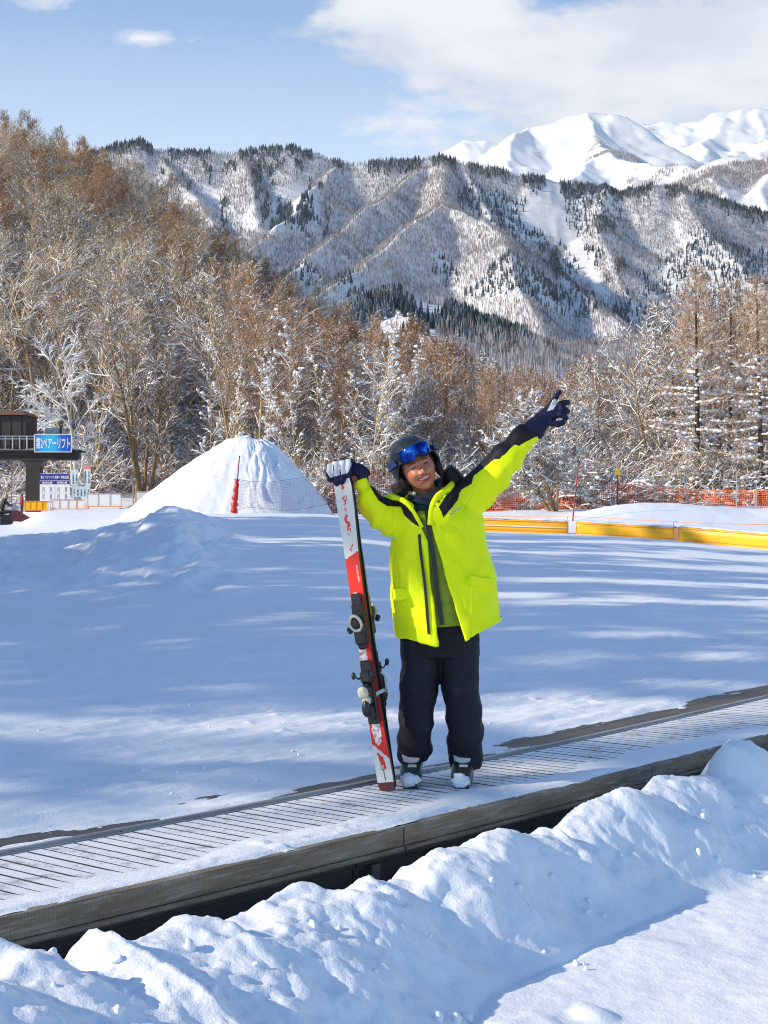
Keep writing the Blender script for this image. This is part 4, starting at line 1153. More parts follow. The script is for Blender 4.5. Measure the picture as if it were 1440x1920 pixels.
M['red'] = simple('red_plastic', (.55, .02, .015), .45)
M['orange'] = simple('orange_net_plastic', (1.0, .24, .09), .5)
M['orange_paint'] = simple('orange_paint', (.95, .30, .08), .4)
M['darkred'] = simple('dull_red_pole', (.30, .03, .03), .45)
M['net_dark'] = simple('thin_dark_net', (.20, .12, .18), .6)
M['grey_metal'] = simple('galvanised_metal', (.42, .44, .46), .4, .4)
M['white'] = simple('white_paint', (.8, .8, .8), .5, var=.04)
M['blue'] = simple('navy_sign_blue', (.03, .035, .27), .4, var=.05)
M['brown_steel'] = simple('dark_brown_steel', (.045, .035, .032), .5, .2, .2, 4)
M['dark_wall'] = simple('dark_brown_cladding', (.035, .028, .028), .7, 0, .2, 3)
M['rust_roof'] = simple('rusty_roof_edge', (.17, .075, .045), .7)
M['yellow_pad'] = simple('yellow_orange_vinyl', (1.0, .50, .010), .38, 0, .06, 3, .15, .02)
M['black'] = simple('black_plastic', (.015, .015, .018), .4)
M['cream'] = simple('cream_cabinet', (.60, .60, .55), .6)
M['pink'] = simple('pink_board', (.80, .28, .26), .5)
M['paleblue'] = simple('pale_blue_board', (.62, .74, .78), .5)
M['skin'] = simple('skin', (.42, .19, .115), .5, 0, .06, 30)

def at_base(px, Y): x = (px-720)*Y/F; return Vector((x, Y, gz(x, Y)))
def pole(name, px0, Y, py_top, lean_px, r, m, label, cat='pole', group=None, sleeve=None):
    b = at_base(px0, Y); t = at(px0+lean_px, py_top, Y)
    root = empty(name, b); o_ = b
    mb = MB(); mb.tube([(0, 0, -.3), t-b], [r, r*.8], 10); mb.build('shaft', m, root, auto=40)
    mb = MB(); mb.ball(t-b, r*1.3, 10, 6); mb.build('cap', M['black'], root, True)
    if sleeve:
        f0, f1, rr = sleeve; mb = MB(); q = []; rad = []
        for i in range(13):
            f = f0+(f1-f0)*i/12; q.append((t-b)*f+Vector((.012*math.sin(i*2.1), .012*math.cos(i*1.7), 0))); rad.append(rr*(1+.22*math.sin(i*2.7)+.15*math.cos(i*4.1))*(1.25-.5*i/12))
        mb.tube(q, rad, 12); mb.build('rolled_net', M['red'], root, True)
    tag(root, label, cat, group); return root
pole('slalom_pole', 438, 46.0, 856, 11, .022, M['darkred'], 'red pole wrapped in rolled up red netting before the snow pile', sleeve=(.02, .60, .085))
pole('slalom_pole', 624, 48.2, 897, 1, .022, M['darkred'], 'short dark red pole at the foot of the pile beside the skis')
pole('slalom_pole', 1072, 53.0, 866, 13, .028, M['darkred'], 'tall leaning dark red pole right of the snowy tree')
def thin_net():
    """fine net that sags between the two poles in front of the pile"""
    A0, A1 = at(446, 899, 46.0), at(622, 940, 48.2); B0, B1 = at(442, 956, 46.0), at(622, 944, 48.2)
    n = 64; m = 20; P0 = []; P1 = []; Rr = []
    def top(f): p = A0.lerp(A1, f); q = at(446+(622-446)*f, np.interp(f, [0, .15, .35, .7, 1], [899, 903, 904, 895, 940]), 46+2.2*f); return q
    def bot(f): return at(442+(622-442)*f, np.interp(f, [0, .15, .5, .75, 1], [957, 951, 958, 953, 944]), 46+2.2*f)
    G = [[top(i/n).lerp(bot(i/n), j/m) for j in range(m+1)] for i in range(n+1)]
    for i in range(n+1):
        for j in range(m): P0.append(G[i][j]); P1.append(G[i][j+1]); Rr.append(.0022)
    for j in range(m+1):
        for i in range(n): P0.append(G[i][j]); P1.append(G[i+1][j]); Rr.append(.0022 if 0 < j < m else .007)
    V, Fs = tubes(P0, P1, Rr, Rr, 3); o = npmesh('safety_net', V, [Fs], M['net_dark'])
    tag(o, 'fine dark net hanging across the front of the snow pile', 'net')
thin_net()
def fence(name, pts, step, r, m, posts, label, rows):
    """plastic net fence: pts = (px, Y, py_top, py_bottom)"""
    root = empty(name, at_base(pts[0][0], pts[0][1])); o0 = root.location.copy()
    xs = []; P = [at(p[0], p[2], p[1]) for p in pts]; Q = [at(p[0], p[3], p[1]) for p in pts]
    T = []; B = []
    for i in range(len(pts)-1):
        k = max(2, int((P[i+1]-P[i]).length/step))
        for j in range(k): T.append(P[i].lerp(P[i+1], j/k)); B.append(Q[i].lerp(Q[i+1], j/k))
    T.append(P[-1]); B.append(Q[-1]); n = len(T)
    for i in range(n):
        w = .04*math.sin(i*.11)+.05*math.sin(i*.043+1); T[i] = T[i]+Vector((0, w, .05*math.sin(i*.09)*.6)); B[i] = B[i]+Vector((0, w*.6, -.02+.03*math.sin(i*.2)))
    P0 = []; P1 = []; Rr = []
    G = [[T[i].lerp(B[i], j/rows)-o0 for j in range(rows+1)] for i in range(n)]
    for i in range(n):
        for j in range(rows): P0.append(G[i][j]); P1.append(G[i][j+1]); Rr.append(r)
    for j in range(rows+1):
        for i in range(n-1): P0.append(G[i][j]); P1.append(G[i+1][j]); Rr.append(r*(1.5 if j in (0, rows) else 1))
    V, Fs = tubes(P0, P1, Rr, Rr, 3); npmesh('netting', V, [Fs], m, root)
    for (px, Y, pt) in posts:
        b = at_base(px, Y)-o0; mb = MB(); mb.tube([b+Vector((0, 0, -.3)), at(px, pt, Y)-o0], .022, 8); mb.build('post', M['grey_metal'], root, auto=40)
    tag(root, label, 'fence'); return root
fence('net_fence', [(905, 66, 905, 958), (1000, 66, 909, 957), (1080, 66, 911, 956), (1150, 66, 908, 955), (1250, 64, 914, 956), (1340, 62, 918, 960), (1440, 60, 922, 966), (1640, 58, 926, 980)],
      .085, .0095, M['orange'], [(1149, 65.8, 882), (1198, 65, 884), (1226, 64.6, 890), (1243, 64.3, 887), (1287, 63, 884), (1381, 61, 890), (1418, 60.2, 903)], 'orange plastic net fence on grey poles below the larches', 13)
fence('net_fence', [(640, 70, 892, 950), (700, 69, 884, 948), (760, 68, 890, 950), (840, 67, 900, 955), (902, 66.2, 905, 958)], .11, .010, M['darkred'], [(760, 68, 880)], 'dark red net fence behind the shoulders of the skier', 10)

def pad(px0, Y0, px1, Y1, h, label):
    a = at_base(px0, Y0); b = at_base(px1, Y1); d = (b-a); L_ = Vector((d.x, d.y, 0)).length
    root = empty('crash_pad', a, math.atan2(d.y, d.x)); zt = (b.z-a.z)
    # soft vinyl body, slightly sagging
    nx, ny = 40, 14; V = []
    import itertools
    prof = [(0, 0), (.0, .05), (-.012, h*.5), (0, h-.04), (.03, h), (.30, h+.012), (.60, h), (.63, h-.04), (.64, h*.5), (.63, 0)]
    for i in range(nx+1):
        f = i/nx; e = min(f, 1-f)*L_
        sh = .03*max(0, 1-e/.05)
        for (y, z) in prof:
            wv = .010*math.sin(i*1.1+z*20)+.008*math.sin(i*.37+y*9)
            V.append((f*L_, (y+sh*(1 if y < .3 else -1)), max(-.1, (z-sh*(z > h*.6))+wv*(z > .01))+zt*f-.06*(z == 0)))
    m = len(prof); Fs = []
    for i in range(nx):
        for j in range(m-1): Fs.append([i*m+j, (i+1)*m+j, (i+1)*m+j+1, i*m+j+1])
    Fs.append(list(range(m))); Fs.append([nx*m+j for j in range(m)][::-1])
    mb = MB(); mb.add(V, Fs); mb.build('body', M['yellow_pad'], root, auto=60)
    mb = MB()
    for yy, zz in ((-.014, h-.05), (-.012, .05)): mb.tube([(L_*k/10, yy, zz+zt*k/10) for k in range(11)], .009, 6)
    for e in (.02, L_-.02): mb.tube([(e, -.012, .03), (e, -.008, h-.02), (e, .3, h+.02), (e, .62, h-.03)], .010, 6)
    mb.build('piping', M['orange_paint'], root, True)
    xs = np.linspace(.02, L_-.02, 60); ys = np.linspace(.02, .62, 14); X, Yy = np.meshgrid(xs, ys, indexing='ij')
    e = np.minimum(np.minimum(X, L_-X), np.minimum(Yy-.0, .64-Yy)); Z = h+zt*X/L_+.012+.035*ss(0, .12, e)*(1+.5*fbm(X*2+px0, Yy*3, 3, 411))-.02*(1-ss(0, .05, e))+.03*np.clip(fbm(X*1.2+px0, Yy*2, 3, 412), -1, .3)
    npmesh('snow_cover', np.stack([X, Yy, Z], -1).reshape(-1, 3), [gridfaces(60, 14)], M['snow'], root, True)
    tag(root, label, 'crash pad', 'yellow crash pads along the edge of the run')
pad(693, 46.6, 878, 46.4, .34, 'yellow crash pad mostly hidden behind the skier with its end left of the jacket')
pad(884, 46.3, 1066, 46.0, .38, 'yellow crash pad with white line touching the right sleeve side of the jacket')
pad(1079, 45.2, 1264, 44.0, .38, 'middle yellow crash pad below the leaning red pole')
pad(1271, 43.6, 1475, 41.6, .42, 'nearest yellow crash pad running out of the right photo edge')
mb = MB(); q = at_base(884, 46.3); q2 = at_base(1066, 46.0); mb.bar(q+Vector((.05, -.035, .175)), q2+Vector((-.05, -.035, .175)), .006, .035, 0)
pd = [o for o in C.objects if o.name.startswith('crash_pad')][1]
o = mb.build('white_line', M['white'], None); o.data.transform(pd.matrix_basis.inverted()); o.parent = pd
# low cord behind the pads
mb = MB(); mb.tube([at(px, py, Y) for px, py, Y in [(905, 968, 56), (1072, 968, 53), (1180, 974, 51), (1320, 981, 49), (1480, 985, 47)]], .011, 5)
tag(mb.build('orange_cord', M['orange_paint'], None, True), 'thin orange cord strung low over the snow behind the yellow pads', 'cord')
# small yellow notice in the trees
r_ = empty('warning_sign', at_base(1158, 67)); mb = MB(); mb.bar((0, 0, -.2), (0, 0, 1.75), .04, .04); mb.build('post', M['black'], r_)
mb = MB(); mb.box((.0, -.03, 1.62), (.22, .02, .26), None, .005); mb.build('board', simple('yellow_sign', (.75, .5, .03), .5), r_, auto=30)
tag(r_, 'small yellow notice on a dark post behind the orange fence', 'sign')

# ================================================================== lettering
def text_mesh(name, s, size, mats, parent, loc, rot, ext=.002, align='CENTER', xs=1.0, fit=None, bold=0):
    cu = bpy.data.curves.new(name, 'FONT'); cu.body = s; cu.size = size; cu.align_x = align; cu.align_y = 'CENTER'; cu.extrude = ext; cu.offset = bold; cu.resolution_u = 3
    o = bpy.data.objects.new(name, cu); C.objects.link(o)
    dg = bpy.context.evaluated_depsgraph_get(); me = bpy.data.meshes.new_from_object(o.evaluated_get(dg)); bpy.data.objects.remove(o)
    if fit and len(me.vertices):
        xs_ = [v.co.x for v in me.vertices]; ys_ = [v.co.y for v in me.vertices]
        cx, cy = (max(xs_)+min(xs_))/2, (max(ys_)+min(ys_))/2
        fx = fit[0]/max(1e-6, max(xs_)-min(xs_)); fy = fit[1]/max(1e-6, max(ys_)-min(ys_)) if fit[1] else fx
        for v in me.vertices: v.co.x = (v.co.x-cx)*fx; v.co.y = (v.co.y-cy)*fy
    me.transform(Matrix.Translation(loc) @ rot.to_4x4()); me.name = name; me.materials.clear()
    return link(name, me, mats, parent)
FRONT = Matrix.Rotation(R(90), 3, 'X')
def lettering(root, s, x, z, w, h, m, y=-.02, bold=.0):
    return text_mesh('lettering', s, .3, m, root, Vector((x, y, z)), FRONT, .003, fit=(w, h), bold=bold)

# ================================================================== the lift station
YL = 70.0; mpp = YL/F
def PX(px, py, dy=0): p = at(px, py, YL+dy); return p
root = empty('lift_station', at_base(64, YL)); o0 = root.location.copy()
def lp(px, py, dy=0): return PX(px, py, dy)-o0
gb = 0
mb = MB()
P = [lp(50, 960), lp(52, 875), lp(44, 862), lp(88, 862), lp(78, 875), lp(77, 960)]
mb.prism([(p.x, p.z) for p in P], -.35, .35, Matrix.Rotation(R(90), 4, 'X')); mb.build('column', M['brown_steel'], root)
mb = MB(); a, b_ = lp(-120, 848), lp(150, 846)
mb.box(((a.x+b_.x)/2, 0, (lp(0, 852).z)), (b_.x-a.x, .5, .42), None, .02); mb.box(((a.x+b_.x)/2, .4, lp(0, 845.5).z), (b_.x-a.x, 1.9, .08)); mb.box(((a.x+b_.x)/2, -.36, lp(0, 862).z), (b_.x-a.x, .08, .10)); mb.build('deck', M['brown_steel'], root, auto=30)
xs = np.linspace(a.x, b_.x, 80); ys = np.linspace(-.55, 1.3, 10); X, Yy = np.meshgrid(xs, ys, indexing='ij')
npmesh('deck_snow', np.stack([X, Yy, lp(0, 845).z+.03+.07*vnoise(X*1.5, Yy*2, 421)*ss(-.5, -.3, Yy)], -1).reshape(-1, 3), [gridfaces(80, 10)], M['snow'], root, True)
mb = MB(); zt, z0_ = lp(0, 819).z, lp(0, 844).z
for zq in (zt, (zt*.8+z0_*.2)): mb.tube([(a.x, -.5, zq), (b_.x, -.5, zq)], .022, 8)
for k in range(21): xq = a.x+(b_.x-a.x)*k/20; mb.tube([(xq, -.5, z0_-.05), (xq, -.5, zt)], .028 if k % 2 else .018, 8)
mb.build('railing', M['grey_metal'], root, auto=40)
mb = MB(); c0, c1 = lp(-130, 0).x, lp(51, 0).x; zl, zh = lp(0, 843).z, lp(0, 779).z
mb.box(((c0+c1)/2, .9, (zl+zh)/2), (c1-c0, 2.2, zh-zl), None, .03); hut = mb.build('machine_house', M['dark_wall'], root, auto=30)
mb = MB(); mb.prism([(c0-.1, zh), (c1+.05, zh), (c1-.12, zh+.18), (c0, zh+.2)], -2.1, .4, Matrix.Rotation(R(90), 4, 'X')); mb.build('roof', M['rust_roof'], hut)
mb = MB()
for k in range(9): mb.box((c0+(c1-c0)*(k+.5)/9, -.215, (zl+zh)/2), (.05, .03, zh-zl-.1), None, .005)
mb.build('cladding_rib', M['dark_wall'], hut)
mb = MB(); g0, g1 = lp(80, 819), lp(113, 801); mb.box(((g0.x+g1.x)/2, .9, (g0.z+g1.z)/2), (g1.x-g0.x, .8, g1.z-g0.z), None, .02); mb.build('control_box', M['grey_metal'], root, auto=30)
mb = MB(); q0, q1 = lp(112, 846), lp(112, 797); mb.bar(q0+Vector((0, .2, 0)), q1+Vector((0, .2, 0)), .09, .09); mb.build('post', M['brown_steel'], root)
tag(root, 'dark brown lift station on a wide column with a snowy deck and railing', 'lift station')
# the big blue banner
r_ = empty('banner', PX(99.5, 831, -.62), R(2)); w_, h_ = 66*mpp, 31*mpp
def banner_mat():
    m, nt, b = mat('blue_banner_print'); v = coords(nt); sp = N(nt, 'ShaderNodeSeparateXYZ'); L(nt, v, sp.inputs[0])
    f = mathn(nt, 'ADD', mathn(nt, 'MULTIPLY', sp.outputs[0], .55), .5)
    c = ramp(nt, f, [(.0, (.02, .13, .55)), (.32, (.03, .45, .85)), (.52, (.03, .50, .85)), (.72, (.02, .14, .60)), (1, (.015, .05, .38))])
    L(nt, c, b.inputs['Base Color']); b.inputs['Roughness'].default_value = .4; return m
mb = MB(); mb.box((0, 0, 0), (w_, .03, h_), None, .004); mb.build('panel', banner_mat(), r_, auto=30)
mb = MB(); fr = .035
for sx in (-1, 1): mb.box((sx*(w_/2+fr/2), 0, 0), (fr, .05, h_+2*fr))
for sz in (-1, 1): mb.box((0, 0, sz*(h_/2+fr/2)), (w_, .05, fr))
mb.build('frame', M['white'], r_)
lettering(r_, '第2ペアーリフト', 0, 0, w_*.95, h_*.70, M['white'], -.02, .008)
tag(r_, 'large blue banner with white Japanese lift name on the station railing', 'banner')
# the notice board with riding positions
r_ = empty('notice_board', at(103, 942, 68.2), R(-3)); k_ = 68.2/F; w_, h_ = 57*k_, 54*k_
mb = MB(); mb.box((0, 0, h_/2), (w_, .04, h_), None, .004); mb.build('board', M['white'], r_, auto=30)
mb = MB(); mb.box((0, -.024, h_*.875), (w_*1.0, .008, h_*.23)); mb.box((0, -.024, h_*.685), (w_*.99, .008, h_*.11)); mb.box((0, -.024, .02), (w_, .008, .04)); mb.build('header', M['blue'], r_)
for sx in (-1, 1):
    mb = MB(); mb.bar((sx*w_*.42, .05, -.4), (sx*w_*.42, .05, h_*.9), .04, .04); mb.build('post', M['grey_metal'], r_)
lettering(r_, '第２ペアリフト乗車・降車位置', 0, h_*.875, w_*.93, h_*.11, M['white'], -.032, .004)
lettering(r_, '乗車位置', -w_*.25, h_*.685, w_*.34, h_*.075, M['white'], -.032, .004); lettering(r_, '降車位置', w_*.25, h_*.685, w_*.34, h_*.075, M['white'], -.032, .004)
mb = MB()
for rr in range(2):
    for cc in range(4):
        x0 = (-.38+.25*cc)*w_; z0 = (.44-.24*rr)*h_
        for dx in (-.03, .03):
            mb.box((x0+dx, -.024, z0), (.018, .006, h_*.11)); mb.ball((x0+dx, -.026, z0+h_*.075), .016, 8, 6)
        mb.box((x0, -.024, z0-h_*.08), (w_*.17, .006, .010))
mb.build('pictogram', M['blue'], r_)
mb = MB(); mb.box((0, -.0235, h_*.33), (.012, .005, h_*.58)); mb.build('divider', M['grey_metal'], r_)
tag(r_, 'white notice board with navy header and riding position drawings beside the column', 'notice board')
def board(px0, px1, py0, py1, Y, m, label, txt, top=None, cols=2):
    c = at((px0+px1)/2, py1, Y); k = Y/F; w, h = (px1-px0)*k, (py1-py0)*k; r_ = empty('standing_sign', c, 0)
    mb = MB(); mb.box((0, 0, h/2), (w, .03, h), None, .004); mb.build('board', m, r_, auto=30)
    for sx in (-1, 1):
        mb = MB(); mb.bar((sx*w*.4, .03, -.55), (sx*w*.4, .03, h*.5), .03, .03); mb.build('post', M['grey_metal'], r_)
    if top: mb = MB(); mb.box((0, -.018, h*.90), (w*1.02, .012, h*.2), None, .003); mb.build('header', top, r_)
    for i in range(cols):
        lettering(r_, txt[i % len(txt)], (-.5+(i+.5)/cols)*w, h*.42, w/cols*.42, h*.6, M['black'], -.018)
    tag(r_, label, 'sign')
board(134, 147, 881, 911, 69.5, M['paleblue'], 'narrow pale blue sign standing right of the notice board', ['注\n意\n事\n項', 'お\n願\nい'])
board(157, 170, 872, 911, 69.6, M['white'], 'narrow white sign with a pink top behind the barriers', ['乗\n場\n案\n内', '注\n意'], M['pink'])
board(136, 169, 912, 932, 69.0, M['paleblue'], 'low wide pale sign full of vertical writing below the two narrow signs', ['ス\nキ\nー', '場\n内', '注\n意', 'お\n願\nい', '安\n全'], None, 5)
def barrier(px0, px1, py0, py1, Y, fill, label, bars=4):
    c = at((px0+px1)/2, py1, Y); k = Y/F; w, h = (px1-px0)*k, (py1-py0)*k; r_ = empty('pipe_barrier', c, 0); t = .020
    mb = MB(); mb.tube([(-w/2, 0, 0), (-w/2, 0, h), (w/2, 0, h), (w/2, 0, 0)], t, 8); mb.tube([(-w/2, 0, h*.12), (w/2, 0, h*.12)], t*.8, 8)
    for sx in (-1, 1): mb.tube([(sx*w*.46, -.25, 0), (sx*w*.46, .25, 0)], t, 8)
    mb.build('frame', M['orange_paint'], r_, auto=40)
    mb = MB()
    for i in range(1, bars): mb.tube([(-w/2+w*i/bars, 0, h*.12), (-w/2+w*i/bars, 0, h)], t*.55, 8)
    mb.build('upright', M['orange_paint'], r_, auto=40)
    if fill: mb = MB(); mb.box((0, .02, h*.55), (w*.94, .012, h*.78), None, .003); mb.build('sheet', fill, r_)
    tag(r_, label, 'barrier', 'orange pipe barriers at the lift entrance')
barrier(44, 90, 940, 959, 66.8, M['yellow_pad'], 'orange pipe barrier filled with a yellow sheet near the snowmobile')
barrier(95, 159, 937, 957, 66.4, M['white'], 'orange pipe barrier with white sheet left of the taller one')
barrier(161, 228, 925, 953, 66.2, M['white'], 'tallest orange pipe barrier with white sheet below the narrow signs', 3)
r_ = empty('utility_box', at_base(264, 60)); k = 60/F
mb = MB(); mb.box((.08, 0, .42), (20*k, .35, .62), None, .015); mb.build('cabinet', M['cream'], r_, auto=30)
mb = MB(); mb.box((.08, 0, .745), (21*k, .40, .03), None, .01); mb.build('lid', M['grey_metal'], r_)
for dx in (-.30, -.20): mb = MB(); mb.bar((dx, 0, -.2), (dx, 0, .95), .06, .06, .01); mb.build('post', M['bark_tan'], r_)
tag(r_, 'grey white utility cabinet with wooden posts at the left foot of the pile', 'cabinet')
tag(pole('pole', 66/3.0+0, 74, 882, 0, .03, M['red'], 'thin red marker pole seen under the station deck'), None)

# the snowmobile with its rider
def blockman(name, base, scale, pose, jm, lm, hm, label, rz=0):
    """small far figure grown from a skeleton with a skin"""
    me = bpy.data.meshes.new('body'); J = pose['J']; E = pose['E']
    me.from_pydata([tuple(Vector(j[:3])*scale) for j in J], E, []); o = bpy.data.objects.new('body', me); C.objects.link(o)
    sk = o.modifiers.new('s', 'SKIN')
    for i, j in enumerate(J): me.skin_vertices[0].data[i].radius = (j[3]*scale, j[3]*scale); 
    me.skin_vertices[0].data[0].use_root = True
    o.modifiers.new('d', 'SUBSURF').levels = 1
    dg = bpy.context.evaluated_depsgraph_get(); m2 = bpy.data.meshes.new_from_object(o.evaluated_get(dg)); bpy.data.objects.remove(o)
    m2.materials.clear()
    for q in (jm, lm, hm): m2.materials.append(q)
    for p in m2.polygons:
        z = p.center.z/scale; p.material_index = 2 if z > pose['neck'] and z < 9 else (1 if z < pose['hip'] else 0)
    m2.shade_smooth(); ob = bpy.data.objects.new(name, m2); C.objects.link(ob); ob.location = base; ob.rotation_euler = (0, 0, rz); tag(ob, label, 'person'); return ob
Ys = 64.0; b = at_base(14, Ys); b.z = H+(HY-984)*Ys/F
r_ = empty('snowmobile', b, R(8)); k = Ys/F
mb = MB(); mb.prism([(-1.5, .0), (.15, .0), (.25, .18), (.2, .42), (-.2, .46), (-1.5, .40)], -.28, .28, Matrix.Rotation(R(90), 4, 'X')); mb.build('chassis', M['black'], r_)
mb = MB(); mb.prism([(.15, .15), (.85, .12), (.95, .3), (.45, .60), (.2, .62)], -.32, .32, Matrix.Rotation(R(90), 4, 'X')); mb.build('hood', simple('maroon_hood', (.10, .02, .035), .35), r_)
mb = MB(); mb.prism([(.22, .62), (.48, .60), (.30, .92), (.24, .92)], -.22, .22, Matrix.Rotation(R(90), 4, 'X')); mb.build('windscreen', simple('smoked_screen', (.25, .3, .35), .2), r_)
mb = MB(); mb.box((-.75, 0, .52), (1.1, .36, .14), None, .05); mb.build('seat', M['black'], r_, auto=40)
mb = MB(); mb.box((-.9, -.34, .20), (1.3, .04, .30), None, .02); mb.build('side_cover', simple('slate_cover', (.12, .17, .22), .5), r_)
for sy in (-.4, .4):
    mb = MB(); mb.bar((.1, sy, .02), (1.25, sy, .02), .14, .03, .01); mb.tube([(1.25, sy, .02), (1.45, sy, .16), (1.2, sy, .18)], .02, 6); mb.build('ski', M['black'], r_)
mb = MB(); mb.tube([(.12, -.32, .85), (.05, 0, .9), (.12, .32, .85)], .02, 6); mb.build('handlebar', M['black'], r_)
tag(r_, 'dark maroon snowmobile parked at the left edge below the lift deck', 'snowmobile')
sit = dict(J=[(0, 0, .5, .13), (.10, 0, .8, .15), (.2, 0, 1.0, .14), (.25, 0, 1.13, .06), (.28, 0, 1.27, .10), (.30, 0, 1.36, .08),
              (.2, .2, .98, .07), (.42, .25, .78, .055), (.66, .2, .86, .04), (.2, -.2, .98, .07), (.42, -.25, .78, .055), (.66, -.2, .86, .04),
              (.1, .16, .48, .10), (.5, .2, .5, .08), (.42, .2, .12, .06), (.1, -.16, .48, .10), (.5, -.2, .5, .08), (.42, -.2, .12, .06)],
           E=[(0, 1), (1, 2), (2, 3), (3, 4), (4, 5), (2, 6), (6, 7), (7, 8), (2, 9), (9, 10), (10, 11), (0, 12), (12, 13), (13, 14), (0, 15), (15, 16), (16, 17)], neck=1.15, hip=.58)
stand = dict(J=[(0, 0, .9, .14), (0, 0, 1.2, .15), (0, 0, 1.42, .13), (0, 0, 1.52, .06), (0, 0, 1.62, .09), (0, 0, 1.72, .08),
                (0, .22, 1.38, .07), (.05, .28, 1.12, .055), (.15, .24, .92, .045), (0, -.22, 1.38, .07), (.05, -.28, 1.12, .055), (.15, -.24, .92, .045),
                (0, .12, .8, .10), (.02, .13, .45, .08), (0, .13, .05, .07), (0, -.12, .8, .10), (.02, -.13, .45, .08), (0, -.13, .05, .07)], E=sit['E'], neck=1.55, hip=.85)
blockman('person', b+Vector((-.30, 0, .10)), .92, sit, simple('charcoal_coat', (.04, .035, .04), .8), M['black'], simple('ochre_helmet', (.30, .19, .06), .5), 'person in dark coat and ochre hat sitting on the snowmobile', R(8))
bb = at_base(41, 66); bb.z = H+(HY-970)*66/F
blockman('person', bb, .62, stand, simple('red_coat', (.35, .02, .03), .7), M['black'], M['black'], 'small person in a red coat standing right of the snowmobile rider', R(200))
# ================================================================== the skier
YP = 7.13
def W(px, py, dy=0.0): return at(px, py, YP+dy)
PXM = YP/F                                   # metres per photo pixel at the skier
def cloth_mat(name, col, rough=.75, var=.1, wr=.6, scale=9, sheen=.0):
    m, nt, b = mat(name); v = coords(nt); n = noise(nt, scale, 4, .55, v, .6); f = noise(nt, 260, 2, .5, v)
    c = ramp(nt, n.outputs[0], [(.3, tuple(x*(1-var) for x in col)), (.7, tuple(min(1, x*(1+var)) for x in col))])
    L(nt, c, b.inputs['Base Color']); b.inputs['Roughness'].default_value = rough; b.inputs['Specular IOR Level'].default_value = .3
    bn = N(nt, 'ShaderNodeBump'); bn.inputs['Strength'].default_value = wr; bn.inputs['Distance'].default_value = .012; L(nt, n.outputs[0], bn.inputs['Height'])
    bump(nt, b, f.outputs[0], .15, .001, bn.outputs[0]); return m
M['neon'] = cloth_mat('fluorescent_yellow_shell', (.86, 1.0, .0), .6, .01, .5)
M['yoke'] = cloth_mat('black_shell', (.012, .011, .014), .6, .3, .6)
M['fleece'] = cloth_mat('olive_green_fleece', (.27, .36, .035), .9, .12, .8, 14)
M['zip'] = simple('dark_zip', (.025, .02, .03), .5)
M['trouser'] = cloth_mat('black_trousers', (.009, .010, .019), .7, .25, .9, 7)
M['gaiter'] = cloth_mat('dark_teal_gaiter', (.012, .032, .055), .85, .2, .9, 18)
M['glove'] = cloth_mat('navy_glove', (.010, .012, .05), .7, .2, .6, 20)
M['glovewhite'] = cloth_mat('pale_grey_glove_panel', (.62, .65, .70), .6, .05, .3, 20)

def loft(mb, secs, n=28, power=2.3):
    """closed tube through sections (centre, u, v, a, b): an oval with half axes a along u and b along v"""
    V = []; k = len(secs)
    for (c, u, v, a, b) in secs:
        for j in range(n):
            t = 2*math.pi*j/n; cu, sv = math.cos(t), math.sin(t)
            x = math.copysign(abs(cu)**(2/power), cu); y = math.copysign(abs(sv)**(2/power), sv)
            V.append(tuple(Vector(c)+Vector(u)*a*x+Vector(v)*b*y))
    Fs = []
    for i in range(k-1):
        for j in range(n): Fs.append((i*n+j, i*n+(j+1) % n, (i+1)*n+(j+1) % n, (i+1)*n+j))
    Fs.append(tuple(range(n))[::-1]); Fs.append(tuple((k-1)*n+j for j in range(n)))
    mb.add(V, Fs)
def limb_secs(pts, sub=4):
    """pts: (point, half width in the picture plane, half depth); smooth spline through them"""
    P = [Vector(p[0]) for p in pts]; A = [p[1] for p in pts]; B = [p[2] for p in pts]; out = []
    n = len(P)
    def cr(a, b, c, d, t): return .5*((2*b)+(c-a)*t+(2*a-5*b+4*c-d)*t*t+(3*b-a-3*c+d)*t**3)
    for i in range(n-1):
        for k in range(sub+(i == n-2)):
            t = k/sub; q = [P[max(i-1, 0)], P[i], P[i+1], P[min(i+2, n-1)]]
            c = cr(q[0], q[1], q[2], q[3], t); a = A[i]+(A[i+1]-A[i])*t; b = B[i]+(B[i+1]-B[i])*t
            out.append([c, a, b])
    sec = []
    for i, (c, a, b) in enumerate(out):
        d = (out[min(i+1, len(out)-1)][0]-out[max(i-1, 0)][0]).normalized()
        v = Vector((0, 1, 0)); v = (v-d*v.dot(d)).normalized(); u = v.cross(d).normalized()
        sec.append((c, u, v, a, b))
    return sec
